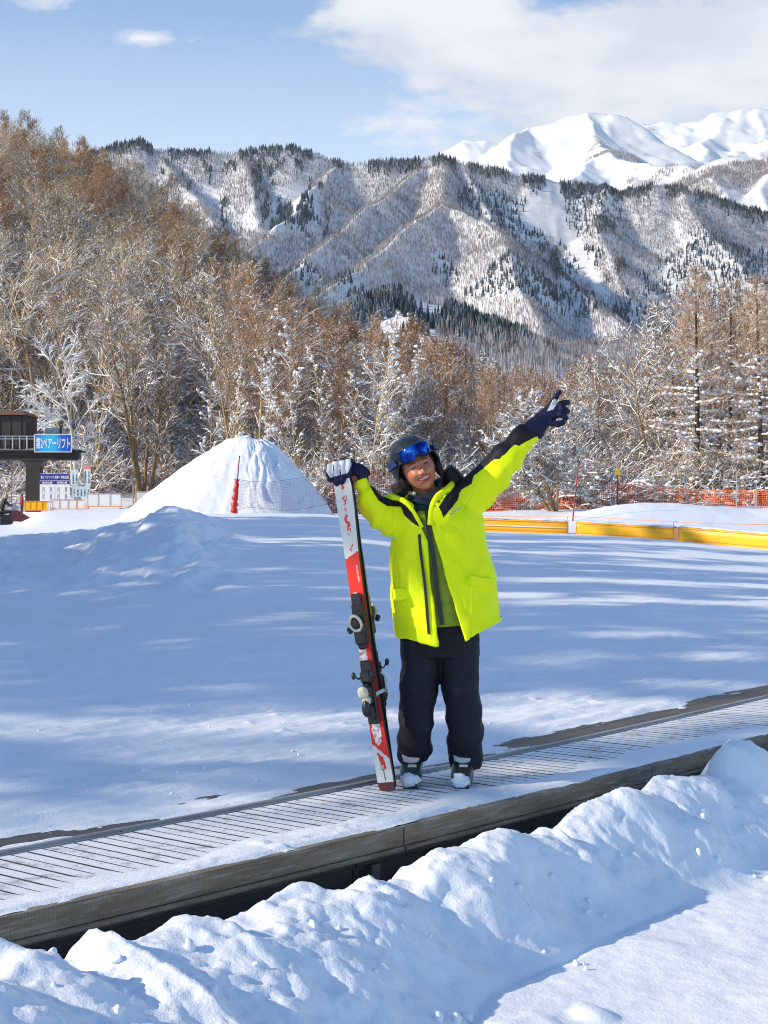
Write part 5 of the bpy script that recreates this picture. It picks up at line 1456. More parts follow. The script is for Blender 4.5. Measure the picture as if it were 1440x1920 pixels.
def remeshed(mb, name, voxel, mats, parent, smooth_it=2, fn=None, matfn=None):
    """one continuous skin over everything in mb"""
    me = bpy.data.meshes.new(name); me.from_pydata(np.vstack(mb.V).tolist(), [], mb.Fq); me.update()
    o = bpy.data.objects.new(name, me); C.objects.link(o)
    r = o.modifiers.new('r', 'REMESH'); r.mode = 'VOXEL'; r.voxel_size = voxel
    s = o.modifiers.new('s', 'SMOOTH'); s.iterations = smooth_it; s.factor = .6
    dg = bpy.context.evaluated_depsgraph_get(); m2 = bpy.data.meshes.new_from_object(o.evaluated_get(dg)); bpy.data.objects.remove(o)
    n = len(m2.vertices); co = np.empty(n*3, np.float32); m2.vertices.foreach_get('co', co); co = co.reshape(-1, 3).astype(float)
    no = np.empty(n*3, np.float32); m2.vertices.foreach_get('normal', no); no = no.reshape(-1, 3).astype(float)
    if fn is not None:
        co = co+no*fn(co, no)[:, None]; m2.vertices.foreach_set('co', co.astype(np.float32).ravel())
    m2.materials.clear()
    for m_ in mats: m2.materials.append(m_)
    if matfn is not None:
        k = len(m2.polygons); ce = np.empty(k*3, np.float32); m2.polygons.foreach_get('center', ce); pn = np.empty(k*3, np.float32); m2.polygons.foreach_get('normal', pn)
        m2.polygons.foreach_set('material_index', matfn(ce.reshape(-1, 3).astype(float), pn.reshape(-1, 3)).astype(np.int32))
    m2.shade_smooth(); m2.update(); m2.name = name
    ob = bpy.data.objects.new(name, m2); C.objects.link(ob); ob.parent = parent; return ob
def topx(co):
    """where a point of the skier lies, in photo pixels at the skier's distance (used as tailor's coordinates of the garment)"""
    return 720+co[:, 0]/PXM, HY-(co[:, 2]-H)/PXM
def inpoly(x, y, poly):
    r = np.zeros(x.shape, bool); n = len(poly)
    for i in range(n):
        x0, y0 = poly[i]; x1, y1 = poly[(i+1) % n]
        c = ((y0 > y) != (y1 > y)) & (x < (x1-x0)*(y-y0)/((y1-y0)+1e-9)+x0); r ^= c
    return r
def wr(co, amp, sx, sy, s):
    """soft creases"""
    n = fbm(co[:, 0]*sx, co[:, 2]*sy, 3, s, co[:, 1]*sx)
    return amp*(1-np.abs(n)*2.2)

man = empty('person', W(822, 1470)); mo = man.location.copy()
def own(o): o.matrix_parent_inverse = Matrix.Translation(-mo); return o
tag(man, 'smiling skier in fluorescent yellow jacket with one arm raised and a hand on the skis', 'person')

# head frame
HC = W(783, 878, -.06)
tilt = R(-24)                                # crown leans to the left of the picture
HM = Matrix.Translation(HC) @ Matrix.Rotation(tilt, 4, 'Y') @ Matrix.Rotation(R(8), 4, 'Z') @ Matrix.Rotation(R(5), 4, 'X')
def head():
    nu, nv = 190, 200
    th = np.linspace(.02, math.pi-.02, nu)[:, None]; ph = np.linspace(0, 2*math.pi, nv, endpoint=False)[None, :]
    x = np.sin(th)*np.sin(ph); y = -np.sin(th)*np.cos(ph); z = np.cos(th)*np.ones_like(ph)
    jaw = 1-.20*np.clip(-z, 0, 1)**1.6; X = x*.079*jaw*(1+.04*ss(-.5, 0, z)); Z = z*.118
    Y = y*np.where(y < 0, .092, .10)*(1-.12*np.clip(-z, 0, 1)**2)
    front = np.clip(-y, 0, 1)
    def g(cx, cz, sx, sz): return np.exp(-((X-cx)/sx)**2-((Z-cz)/sz)**2)*ss(.1, .5, front)
    d = .024*g(0, -.018, .012, .017)+.010*g(0, .006, .009, .026)+.011*(g(-.014, -.024, .009, .009)+g(.014, -.024, .009, .009))
    d = d+.013*(g(-.040, -.022, .020, .018)+g(.040, -.022, .020, .018))+.006*(g(-.028, .034, .022, .008)+g(.028, .034, .022, .008))
    d = d-.010*(g(-.030, .014, .017, .011)+g(.030, .014, .017, .011))+.004*(g(-.030, .012, .013, .006)+g(.030, .012, .013, .006))
    mz = -.052+3.8*X**2; md = Z-mz                         # the smile curves up at the corners
    inm = (np.abs(X) < .031)*ss(.1, .5, front)
    d = d+.010*np.exp(-(np.abs(md)-.011)**2/.005**2)*inm*(1-(np.abs(X)/.034)**2)-.006*np.exp(-(md/.006)**2)*inm
    d = d+.012*g(0, -.100, .022, .014)-.005*(g(-.037, -.040, .006, .018)+g(.037, -.040, .006, .018))
    Y = Y-d
    V = np.stack([X, Y, Z], -1).reshape(-1, 3); Fs = gridfaces(nv, nu, True)
    V = np.stack([X.T, Y.T, Z.T], -1).reshape(-1, 3)
    c = V[Fs].mean(1); fx, fy, fz = c[:, 0], c[:, 1], c[:, 2]; mi = np.zeros(len(Fs), int); fr = fy < -.04
    m2 = -.052+3.8*fx**2; dd = fz-m2; ax = np.abs(fx)
    mi[fr & (ax < .037) & (np.abs(dd) < .0165*(1-(ax/.040)**2)+.002)] = 2
    mi[fr & (ax < .027) & (dd < .0085*(1-(ax/.030)**2)+.0005) & (dd > -.0035*(1-(ax/.030)**2))] = 3
    ez = .0135-14*(ax-.030)**2
    mi[fr & (ax > .017) & (ax < .044) & (np.abs(fz-ez) < .0032)] = 1
    bz = .034-9*(ax-.030)**2
    mi[fr & (ax > .014) & (ax < .050) & (np.abs(fz-bz) < .0030)] = 4
    mi[fr & (np.abs(ax-.0085) < .0035) & (np.abs(fz+.030) < .0025)] = 1
    # ears
    mb = MB(); 
    for sx in (-1, 1): mb.ball((sx*.080, .012, .0), (.010, .020, .032), 14, 10)
    eV = np.vstack(mb.V); eF = mb.Fq
    return V, Fs, mi, eV, eF
M['skinf'] = simple('warm_skin', (.50, .19, .115), .42, 0, .05, 40, .15, .002)
M['eyedark'] = simple('dark_eye_slit', (.03, .012, .01), .3); M['lip'] = simple('lip', (.40, .05, .045), .4); M['teeth'] = simple('teeth', (.62, .58, .52), .3); M['brow'] = simple('brow_hair', (.13, .05, .035), .8)
def body():
    """head, neck, trunk and limbs as one mesh; most of it is under clothes"""
    V, Fs, mi, eV, eF = head()
    HMn = np.array(HM); V = V @ HMn[:3, :3].T+HMn[:3, 3]
    mb = MB()
    hd = lambda x, y, z: HM @ Vector((x, y, z))
    loft(mb, limb_secs([(hd(0, .02, -.05), .052, .055), (W(800, 930, 0), .054, .056), (W(808, 950, .02), .07, .07), (W(815, 985, .03), .13, .085), (W(820, 1060, .03), .12, .085), (W(824, 1140, .03), .13, .09), (W(824, 1215, .03), .14, .09)]))
    loft(mb, limb_secs([(W(860, 945, .02), .05, .05), (W(925, 890, .0), .045, .045), (W(990, 812, -.03), .03, .032), (W(1008, 795, -.03), .026, .028)]))
    loft(mb, limb_secs([(W(768, 965, .02), .05, .05), (W(712, 955, -.02), .045, .045), (W(680, 910, -.08), .032, .034), (W(665, 885, -.11), .028, .028)]))
    for cx, dx, px_ in ((-1, 0, 0), (1, 0, 0)):
        a = [(795, 1200), (785, 1300), (777, 1400), (775, 1428)] if cx < 0 else [(852, 1200), (862, 1300), (868, 1400), (869, 1432)]
        loft(mb, limb_secs([(W(*a[0], .03), .075, .08), (W(*a[1], .03), .062, .07), (W(*a[2], .04), .05, .055), (W(*a[3], .05), .04, .05)]))
    me = bpy.data.meshes.new('t'); me.from_pydata(np.vstack(mb.V).tolist(), [], mb.Fq); o = bpy.data.objects.new('t', me); C.objects.link(o)
    r = o.modifiers.new('r', 'REMESH'); r.mode = 'VOXEL'; r.voxel_size = .010
    dg = bpy.context.evaluated_depsgraph_get(); m2 = bpy.data.meshes.new_from_object(o.evaluated_get(dg)); bpy.data.objects.remove(o)
    import bmesh
    bm = bmesh.new(); bm.from_mesh(m2)
    for f in bm.faces: f.material_index = 0; f.smooth = True
    vs = [bm.verts.new(v) for v in V]; 
    for f, k in zip(Fs, mi): 
        q = bm.faces.new([vs[i] for i in f]); q.material_index = int(k); q.smooth = True
    # close the poles, then add the ears
    nu = 190; n0 = len(V)//nu
    bm.faces.new([vs[j*nu] for j in range(n0)]); bm.faces.new([vs[j*nu+nu-1] for j in range(n0)][::-1])
    ev = [bm.verts.new(HM @ Vector(v)) for v in eV]
    for f in eF:
        if len(set(f)) == len(f):
            try: q = bm.faces.new([ev[i] for i in f]); q.smooth = True
            except ValueError: pass
    bmesh.ops.recalc_face_normals(bm, faces=bm.faces)
    m3 = bpy.data.meshes.new('body'); bm.to_mesh(m3); bm.free()
    for k in ('skinf', 'eyedark', 'lip', 'teeth', 'brow'): m3.materials.append(M[k])
    ob = bpy.data.objects.new('body', m3); C.objects.link(ob); ob.parent = man; own(ob)
body()

def inner_top():
    """the green fleece under the open jacket"""
    mb = MB()
    loft(mb, limb_secs([(W(805, 945, -.005), .060, .062), (W(808, 962, .0), .10, .085), (W(815, 990, .01), .145, .115), (W(820, 1060, .015), .150, .125), (W(824, 1120, .015), .155, .13), (W(826, 1173, .015), .160, .135)]))
    def fn(co, no):
        px, py = topx(co); return .0012*np.sin(py*.3+.6*np.sin(px*.05))+.008*fbm(co[:, 0]*9, co[:, 2]*9, 3, 501, co[:, 1]*9)
    o = remeshed(mb, 'fleece', .007, [M['fleece']], man, 3, fn); own(o)
    # zip down the middle
    zx = lambda py: np.interp(py, [950, 990, 1040, 1100, 1172], [800, 803, 812, 819, 829])
    V = []; 
    mb = MB()
    pts = [W(float(zx(p)), p, -.128-.012*math.sin((p-940)/75)) for p in range(956, 1174, 6)]
    def surf(px, py):
        t = np.interp(py, [945, 962, 990, 1060, 1120, 1173], [.062, .085, .115, .125, .13, .135]); a = np.interp(py, [945, 962, 990, 1060, 1120, 1173], [.06, .10, .145, .15, .155, .16])
        cx = np.interp(py, [945, 962, 990, 1060, 1120, 1173], [805, 808, 815, 820, 824, 826]); cy = np.interp(py, [945, 990, 1060], [-.005, .01, .015])
        u = min(.95, abs((px-cx)*PXM/a)); return cy-t*(1-u**2.3)**(1/2.3)
    pts = [W(float(zx(p)), p, surf(float(zx(p)), p)-.007) for p in range(956, 1174, 6)]
    for q0, q1 in zip(pts[:-1], pts[1:]): mb.bar(q0, q1, .020, .010, 0, up=(0, -1, 0))
    own(mb.build('zip', M['zip'], o)); o.children[0].matrix_parent_inverse = Matrix.Identity(4)
inner_top()

# jacket --------------------------------------------------------------
JY = [918, 930, 942, 955, 975, 1000, 1040, 1080, 1110, 1160, 1210]
JL = [772, 762, 748, 741, 739, 738, 735, 733, 734, 740, 745]
JR = [842, 862, 882, 898, 906, 908, 915, 926, 928, 936, 942]
JB = [.085, .10, .115, .125, .135, .145, .155, .160, .165, .172, .178]
OL = ([918, 935, 950, 977, 1020, 1087, 1170, 1215], [772, 762, 768, 787, 799, 806, 816, 819])
OR = ([905, 915, 933, 953, 987, 1053, 1127, 1198, 1220], [846, 832, 814, 805, 808, 827, 847, 867, 872])
def jacket():
    mb = MB()
    # shell of the trunk: a thick sheet from the left front edge round the back to the right front edge
    nt_, na = 60, 90
    outer = []; inner = []
    for i in range(nt_+1):
        py = 925+(1212-925)*i/nt_; l, r_ = np.interp(py, JY, JL), np.interp(py, JY, JR); b = np.interp(py, JY, JB)
        cx = (l+r_)/2; a = (r_-l)/2*PXM; cyy = .02
        def ang(px): 
            c = np.clip((px-cx)*PXM/a, -.93, .93); return math.acos(c)
        aL = ang(np.interp(py, *OL)); aR = ang(np.interp(py, *OR))      # measured from +x, front is negative y
        ro, ri = [], []
        for j in range(na+1):
            # go from the left edge (front) clockwise round the back to the right edge
            t = -aL+(-2*math.pi+aL+(-aR)*-1*-1 - (-aL) - aL + 0)*0
            t0 = -aL; t1 = -aR-2*math.pi*1; t = t0+(t1+0-t0)*j/na if False else t0-(2*math.pi-(aL-aR))*j/na
            for (rr, lst) in ((1.0, ro), (1.0, ri)):
                q = .007 if lst is ro else -.007
                ca, sa = math.cos(t), math.sin(t)
                # hem rises towards both sides
                pyy = py
                if i > nt_*.80:
                    px = cx+ca*a/PXM
                    hem = np.interp(px, [738, 745, 818, 845, 868, 938, 950], [1186, 1193, 1206, 1200, 1198, 1161, 1158]) if sa < 0 else np.interp(px, [738, 900, 945], [1190, 1175, 1158])
                    f = (i/nt_-.80)/.20; pb = 925+(1212-925)*.80; pyy = pb+(hem-pb)*f
                P = W(cx, pyy, cyy)+Vector((ca*(a+q), sa*(b+q), 0)); lst.append(tuple(P))
        outer.append(ro); inner.append(ri)
    n = na+1; V = [p for row in outer for p in row]+[p for row in inner for p in row]; off = (nt_+1)*n; Fs = []
    for i in range(nt_):
        for j in range(na):
            a_, b_, c_, d_ = i*n+j, i*n+j+1, (i+1)*n+j+1, (i+1)*n+j
            Fs.append((a_, b_, c_, d_)); Fs.append((off+d_, off+c_, off+b_, off+a_))
        Fs.append((i*n, (i+1)*n, off+(i+1)*n, off+i*n)); Fs.append((i*n+na, off+i*n+na, off+(i+1)*n+na, (i+1)*n+na))
    for j in range(na):
        Fs.append((j, off+j, off+j+1, j+1)); Fs.append((nt_*n+j, nt_*n+j+1, off+nt_*n+j+1, off+nt_*n+j))
    mb.add(V, Fs)
    # collar flaps that stand open
    for pts in ([(730, 929, -.02), (745, 934, -.08), (762, 943, -.125), (778, 965, -.145), (790, 990, -.150)], [(849, 906, -.02), (838, 917, -.085), (820, 931, -.125), (809, 950, -.145), (806, 985, -.150)]):
        loft(mb, limb_secs([(W(x, y, d), .014, .010) for x, y, d in pts]), 12)
    for pts in ([(733, 933, .02), (752, 938, -.03), (770, 950, -.09)], [(855, 918, .02), (846, 925, -.03), (832, 940, -.08)]):
        loft(mb, limb_secs([(W(x, y, d), .022, .030) for x, y, d in pts]), 12)
    # shoulders and raised sleeve
    loft(mb, limb_secs([(W(862, 965, .02), .075, .085), (W(880, 935, .02), .095, .090), (W(908, 907, .01), .096, .085), (W(936, 874, -.005), .082, .078), (W(962, 845, -.02), .070, .070), (W(980, 825, -.03), .060, .062), (W(996, 808, -.035), .050, .053)], 5))
    # lowered shoulder, sleeve bent up to the ski tips
    loft(mb, limb_secs([(W(775, 985, .02), .075, .085), (W(752, 972, .01), .095, .090), (W(725, 966, -.02), .095, .085), (W(704, 953, -.05), .080, .075), (W(690, 933, -.08), .056, .060), (W(681, 912, -.10), .040, .048), (W(674, 896, -.11), .034, .040)], 5))
    # yoke closing the top over the shoulders at the back
    loft(mb, limb_secs([(W(752, 955, .05), .045, .075), (W(790, 938, .07), .05, .07), (W(830, 928, .07), .05, .07), (W(868, 930, .05), .055, .075)]))
    # pockets
    mb.box(W(757, 1113, -.108), (.115, .022, .048), Matrix.Rotation(R(-4), 3, 'Y') @ Matrix.Rotation(R(-32), 3, 'Z').inverted(), .004)
    mb.box(W(900, 1092, -.113), (.140, .022, .060), Matrix.Rotation(R(12), 3, 'Y') @ Matrix.Rotation(R(34), 3, 'Z'), .004)
    low = [(857, 923), (870, 915), (883, 908), (887, 893), (905, 879), (925, 862), (933, 863), (948, 849), (962, 835), (970, 838), (985, 829), (997, 823), (1008, 818)]
    lx = [p[0] for p in low]; ly = [p[1] for p in low]
    tri = [(852, 900), (868, 912), (860, 926), (858, 937), (830, 971), (820, 947), (824, 933), (845, 921)]
    left = [(660, 870), (686, 880), (700, 912), (716, 930), (733, 937), (748, 940), (760, 948), (772, 962), (786, 988), (776, 983), (757, 966), (752, 951), (725, 949), (710, 939), (697, 918), (686, 893), (660, 885)]
    def matfn(c, nrm):
        px, py = topx(c); m_ = np.zeros(len(c), int)
        m_[(px > 857) & (py < np.interp(px, lx, ly))] = 1
        m_[inpoly(px, py, tri) & (c[:, 1] < YP)] = 1
        m_[inpoly(px, py, left)] = 1
        # the back of the yoke
        m_[(c[:, 1] > YP+.03) & (py < 965) & (px > 742) & (px < 880)] = 1
        # lapels stay yellow
        lap = (c[:, 1] < YP-.01) & (((px < np.interp(py, [905, 915, 933, 953, 975], [860, 849, 832, 820, 818])) & (px > 800)) | ((px > np.interp(py, [925, 935, 950, 977, 1000], [730, 742, 770, 790, 800])) & (px < 800) & (py < 985)))
        m_[lap] = 0
        return m_
    def fn(co, no):
        px, py = topx(co); sl = ss(895, 930, px)*(1-ss(960, 1000, py)); sr = (1-ss(715, 745, px))*(1-ss(1000, 1020, py))
        w = fbm(co[:, 0]*5+3, co[:, 2]*2.2, 3, 511, co[:, 1]*4)
        w2 = fbm(co[:, 0]*7+co[:, 2]*3.0, co[:, 2]*3.2-co[:, 0]*2, 3, 514, co[:, 1]*6)
        d = .008*w+.006*(1-np.abs(w)*2.4)+.007*(1-np.abs(w2)*3.0)*ss(960, 1000, py)-.004
        # creases across the sleeves
        a = (px-880)*.70-(py-935)*.71
        d = d+sl*(.0065*np.sin(a*.13+4.5*fbm(co[:, 0]*5, co[:, 2]*5, 2, 512))+.004*fbm(co[:, 0]*16, co[:, 2]*16, 2, 516))
        b_ = (745-px)*.8+(960-py)*.6
        d = d+sr*(.0065*np.sin(b_*.15+4.0*fbm(co[:, 0]*6, co[:, 2]*6, 2, 513))+.004*fbm(co[:, 0]*16, co[:, 2]*16, 2, 517))
        # seams
        d = d-.004*np.exp(-((py-1132)/1.6)**2)*(co[:, 1] < YP)*0-.005*np.exp(-((px-np.interp(py, [955, 1010], [741, 735])-0)/2.0)**2)*(py > 955)*(py < 1012)
        d = d-.005*np.exp(-((px-np.interp(py, [925, 960, 1080], [884, 866, 880]))/1.6)**2)*(py > 925)*(co[:, 1] < YP)
        return d
    o = remeshed(mb, 'jacket', .0042, [M['neon'], M['yoke']], man, 3, fn, matfn); own(o)
    # dark zip strip on the left front
    mb = MB(); q = []
    for py in range(1002, 1190, 6):
        px = np.interp(py, [1000, 1030, 1100, 1188], [786, 788, 797, 804]); l, r_ = np.interp(py, JY, JL), np.interp(py, JY, JR); cx = (l+r_)/2; a = (r_-l)/2*PXM; b = np.interp(py, JY, JB)
        u = (px-cx)*PXM/a; q.append(W(px, py, .02-(b+.0105)*math.sqrt(1-u*u)))
    for a_, b_ in zip(q[:-1], q[1:]): mb.bar(a_, b_+(b_-a_)*.1, .013, .012, 0, up=(0, -1, 0))
    z = mb.build('zip', M['zip'], o)
    # lettering on the chest
    rot = (Matrix.Rotation(R(-34), 3, 'Y') @ Matrix.Rotation(R(14), 3, 'Z') @ FRONT)
    text_mesh('lettering', 'ROTOX', .03, simple('silver_print', (.45, .50, .42), .4), o, W(853, 958, -.142), rot, .004, fit=(.062, .0125), bold=.001)
    # cuff tab at the hem
    mb = MB(); mb.box(W(936, 1158, .0), (.014, .03, .022), None, .003); mb.build('hem_tab', M['zip'], o)
    # seam piping along the pocket flaps
    for c in o.children: c.matrix_parent_inverse = Matrix.Identity(4)
jacket()
def hood():
    mb = MB(); loft(mb, limb_secs([(W(745, 905, .06), .035, .05), (W(760, 925, .07), .055, .07), (W(800, 930, .09), .07, .06), (W(842, 912, .07), .062, .07), (W(850, 897, .04), .050, .06), (W(836, 878, .03), .034, .05)]))
    def fn(co, no): return .010*fbm(co[:, 0]*14, co[:, 2]*14, 3, 521, co[:, 1]*14)
    own(remeshed(mb, 'hood', .007, [M['yoke']], man, 2, fn))
hood()
def gaiter():
    mb = MB(); loft(mb, limb_secs([(W(798, 924, -.035), .075, .075), (W(800, 936, -.03), .088, .085), (W(798, 948, -.025), .082, .085), (W(793, 960, -.03), .055, .08), (W(790, 968, -.05), .028, .055)]))
    def fn(co, no):
        px, py = topx(co); return .006*np.sin((py-.25*px)*.55+2*fbm(co[:, 0]*9, co[:, 2]*9, 2, 531))
    own(remeshed(mb, 'neck_gaiter', .006, [M['gaiter']], man, 2, fn))
gaiter()
def trousers():
    mb = MB()
    def col(rows, dy=.03):
        return limb_secs([(W((l+r)/2, y, dy+(.0 if y < 1400 else .04)), (r-l)/2*PXM, d) for y, l, r, d in rows], 4)
    loft(mb, col([(1150, 755, 895, .12), (1185, 749, 902, .12), (1215, 747, 903, .118), (1232, 748, 903, .11)]))
    loft(mb, col([(1195, 747, 822, .105), (1250, 750, 826, .105), (1268, 747, 824, .10), (1292, 748, 821, .10), (1330, 745, 817, .095), (1367, 746, 811, .09), (1405, 742, 810, .092), (1420, 745, 807, .085), (1430, 752, 803, .08)]))
    loft(mb, col([(1195, 823, 903, .105), (1250, 825, 900, .105), (1292, 828, 899, .10), (1330, 833, 904, .095), (1367, 839, 905, .09), (1405, 838, 906, .092), (1424, 840, 905, .085), (1440, 847, 899, .08)]))
    def fn(co, no):
        px, py = topx(co); k = ss(1250, 1290, py)
        w = fbm(co[:, 0]*5, co[:, 2]*3, 3, 541, co[:, 1]*4)
        f = np.sin(py*.13+.06*(px-825)*np.sign(px-825)*.6+5.5*fbm(co[:, 0]*5, co[:, 2]*3.5, 3, 542, co[:, 1]*4)+co[:, 1]*9)
        return -.005+.007*w+k*(.0035*f+.0045*np.clip(f, .5, 1))*(.3+1.1*vnoise(co[:, 0]*11, co[:, 2]*8, 543, co[:, 1]*11))+k*.004*(1-np.abs(fbm(co[:, 0]*12, co[:, 2]*14, 3, 544, co[:, 1]*12))*2)
    own(remeshed(mb, 'trousers', .006, [M['trouser']], man, 2, fn))
trousers()

def helmet():
    # ellipsoid shell with a rolled rim, cut open at the face
    nu, nv = 60, 96; V = []; F_ = []; c0 = Vector((0, .014, .030)); rx, ry, rz = .121, .140, .132
    th = np.linspace(0.0, 1, nu)[:, None]; ph = np.linspace(0, 2*math.pi, nv, endpoint=False)[None, :]
    # how far the shell reaches down, by direction: high at the brow, low over the ears and nape
    fr = np.cos(ph)                                      # +1 = front
    end = np.interp(fr, [-1, -.3, .25, .62, 1], [2.05, 2.12, 2.02, 1.42, 1.34])
    t = th*end; shell = []
    for k, sc in ((0, 1.0), (1, .90)):
        x = rx*sc*np.sin(t)*np.sin(ph); y = -ry*sc*np.sin(t)*np.cos(ph); z = rz*sc*np.cos(t)
        rib = 1+.018*np.exp(-((np.abs(x)-.045)/.007)**2)*(z > 0)*(1-k)
        shell.append(np.stack([x*rib, y*rib+c0.y, z*rib+c0.z], -1))
    A, B = shell; n = nu*nv
    V = np.concatenate([A.transpose(1, 0, 2).reshape(-1, 3), B.transpose(1, 0, 2).reshape(-1, 3)])
    f0 = gridfaces(nv, nu, True); f1 = f0[:, ::-1]+n
    rim = np.array([[j*nu+nu-1, ((j+1) % nv)*nu+nu-1, n+((j+1) % nv)*nu+nu-1, n+j*nu+nu-1] for j in range(nv)])
    Vw = V @ np.array(HM)[:3, :3].T+np.array(HM)[:3, 3]
    m, nt, b = mat('navy_grey_helmet'); b.inputs['Base Color'].default_value = (.010, .016, .030, 1); b.inputs['Roughness'].default_value = .36
    h = npmesh('helmet', Vw, [np.concatenate([f0, f1, rim])], m, man, True); own(h)
    hv = lambda x, y, z: HM @ Vector((x, y, z))
    R3 = HM.to_3x3()
    for sx in (-1, 1): mb = MB(); mb.ball(hv(sx*.094, .0, -.035), (.020, .042, .050), 16, 10, R3); mb.build('ear_pad', M['yoke'], h, True)
    # chin strap
    mb = MB(); q = [hv(-.092, -.01, -.07), hv(-.078, -.035, -.100), hv(-.045, -.055, -.128), hv(0, -.060, -.138), hv(.045, -.05, -.125), hv(.08, -.02, -.09)]
    for a, b_ in zip(q[:-1], q[1:]): mb.bar(a, b_, .018, .005, 0, up=(0, -1, 0))
    mb.build('chin_strap', M['black'], h)
    mb = MB(); mb.ball(hv(-.072, -.055, -.098), .009, 12, 8); mb.build('buckle', M['grey_metal'], h, True)
    # goggles resting on the brow
    gm, gnt, gb = mat('blue_mirror_lens'); v = coords(gnt); gn = noise(gnt, 14, 3, .5, v, .5)
    L(gnt, ramp(gnt, gn.outputs[0], [(.35, (.005, .012, .12)), (.55, (.01, .06, .45)), (.72, (.02, .26, .75))]), gb.inputs['Base Color']); gb.inputs['Metallic'].default_value = .85; gb.inputs['Roughness'].default_value = .08
    def gog(sc, depth, notch):
        nx, nz = 41, 21; rows = []
        for i in range(nx):
            for j in range(nz):
                u = -1+2*i/(nx-1); w = -1+2*j/(nz-1)
                x = u*.078*sc; hgt = .036*sc*(1-.22*abs(u)**3)*(1 if w > 0 else 1)
                z = w*hgt
                if w < 0: z = z*(1-notch*math.exp(-(u/.22)**2))*(1+.08*math.exp(-((abs(u)-.5)/.3)**2))
                e = max(abs(u), abs(w)); edge = max(0, (e-.86)/.14)
                yy = -.152-depth+.55*x*x/.083*1.15+.012*w*w+edge**2*.016
                rows.append(hv(x, yy, z+.083+.0))
        fs = [(i*nz+j, (i+1)*nz+j, (i+1)*nz+j+1, i*nz+j+1) for i in range(nx-1) for j in range(nz-1)]
        return rows, fs, nx, nz
    g = empty('goggles', hv(0, 0, 0)); g.parent = h; own(g); g.matrix_parent_inverse = Matrix.Identity(4)
    gi = Matrix.Translation(-g.location)
    rows, fs, nx, nz = gog(1.12, -.012, .45); mb = MB(); back = [p+R3 @ Vector((0, .035, 0)) for p in rows]; n_ = len(rows)
    bd = [i*nz for i in range(nx)]+[(nx-1)*nz+j for j in range(1, nz)]+[i*nz+nz-1 for i in range(nx-2, -1, -1)]+[j for j in range(nz-2, 0, -1)]
    mb.add(rows+back, fs+[tuple(n_+q for q in f[::-1]) for f in fs]+[(bd[k], bd[(k+1) % len(bd)], n_+bd[(k+1) % len(bd)], n_+bd[k]) for k in range(len(bd))])
    a = mb.build('frame', M['black'], None, auto=50); a.parent = g; a.matrix_parent_inverse = gi
    rows, fs, nx, nz = gog(1.0, 0, .50); mb = MB(); mb.add(rows, fs); a = mb.build('lens', gm, None, True); a.parent = g; a.matrix_parent_inverse = gi
    mb = MB(); q = []
    for k in range(25):
        an = R(52)+R(256)*k/24; q.append(hv(-.1265*math.sin(an), .014-.1455*math.cos(an), .072-.035*math.sin((k/24)*math.pi)))
    for a_, b_ in zip(q[:-1], q[1:]): mb.bar(a_, b_+(b_-a_)*.06, .034, .004, 0, up=R3 @ Vector((0, 0, 1))) if False else mb.bar(a_, b_+(b_-a_)*.06, .005, .034, 0, up=R3 @ Vector((0, 0, 1)))
    a = mb.build('strap', simple('navy_strap', (.02, .03, .12), .6), None); a.parent = g; a.matrix_parent_inverse = gi
    for c in h.children:
        if c is not g: c.matrix_parent_inverse = Matrix.Identity(4)
    # a little hair at the temples
    for sx in (-1, 1):
        mb = MB()
        for k in range(5): mb.tube([hv(sx*(.070+.002*k), -.052+.006*k, .060), hv(sx*(.077+.001*k), -.040+.006*k, .02), hv(sx*.077, -.032+.006*k, -.03)], [.004, .004, .002], 6)
        own(mb.build('hair', M['yoke'], man, True))
helmet()

# gloves ----------------------------------------------------------------
def finger(mb, pts, r):
    P = [Vector(p) for p in pts]; n = len(P)
    mb.tube(P, [r*(1-.12*i/(n-1)) for i in range(n)], 14); 
    for i, p in enumerate(P): mb.ball(p, r*(1-.12*i/(n-1))*1.03, 14, 10)
def glove_low():
    """hand closed over the ski tips: four fingers folded down over the front, thumb behind"""
    mb = MB(); D = -.13
    mb.ball(W(641, 879, D+.018), (.056, .046, .037), 20, 14)
    mb.ball(W(655, 882, D+.03), (.040, .040, .034), 20, 14)
    for x, top, end, dx in ((617, 873, 899, 2), (629, 867, 906, 2), (641.5, 864, 907, 1), (653.5, 864, 900, -1)):
        finger(mb, [W(x+6, top+3, D+.03), W(x+1, top+2, D-.018), W(x, top+17, D-.038), W(x+dx, end-9, D-.034), W(x+dx+1, end, D-.012)], .0180)
    finger(mb, [W(662, 886, D+.03), W(664, 897, D+.055), W(655, 906, D+.075), W(646, 905, D+.08)], .0175)
    loft(mb, limb_secs([(W(658, 882, D+.025), .030, .038), (W(669, 881, D+.02), .034, .038), (W(679, 888, D+.02), .036, .040), (W(684, 896, D+.022), .034, .040)]), 20)
    panel = [(613, 871), (622, 866), (657, 860), (659, 872), (652, 887), (636, 891), (619, 896), (612, 884)]
    def matfn(c, n):
        px, py = topx(c); px = 720+(c[:, 0])/(c[:, 1])*F; py = HY-(c[:, 2]-H)/c[:, 1]*F
        w = inpoly(px, py, panel) & (c[:, 1] < YP+D-.005)
        for gx in (625.5, 637.5): w &= ~((np.abs(px-gx-(py-878)*.06) < 1.0) & (py > 871))
        return np.where(w, 1, 0)
    own(remeshed(mb, 'glove', .0032, [M['glove'], M['glovewhite']], man, 3, None, matfn))
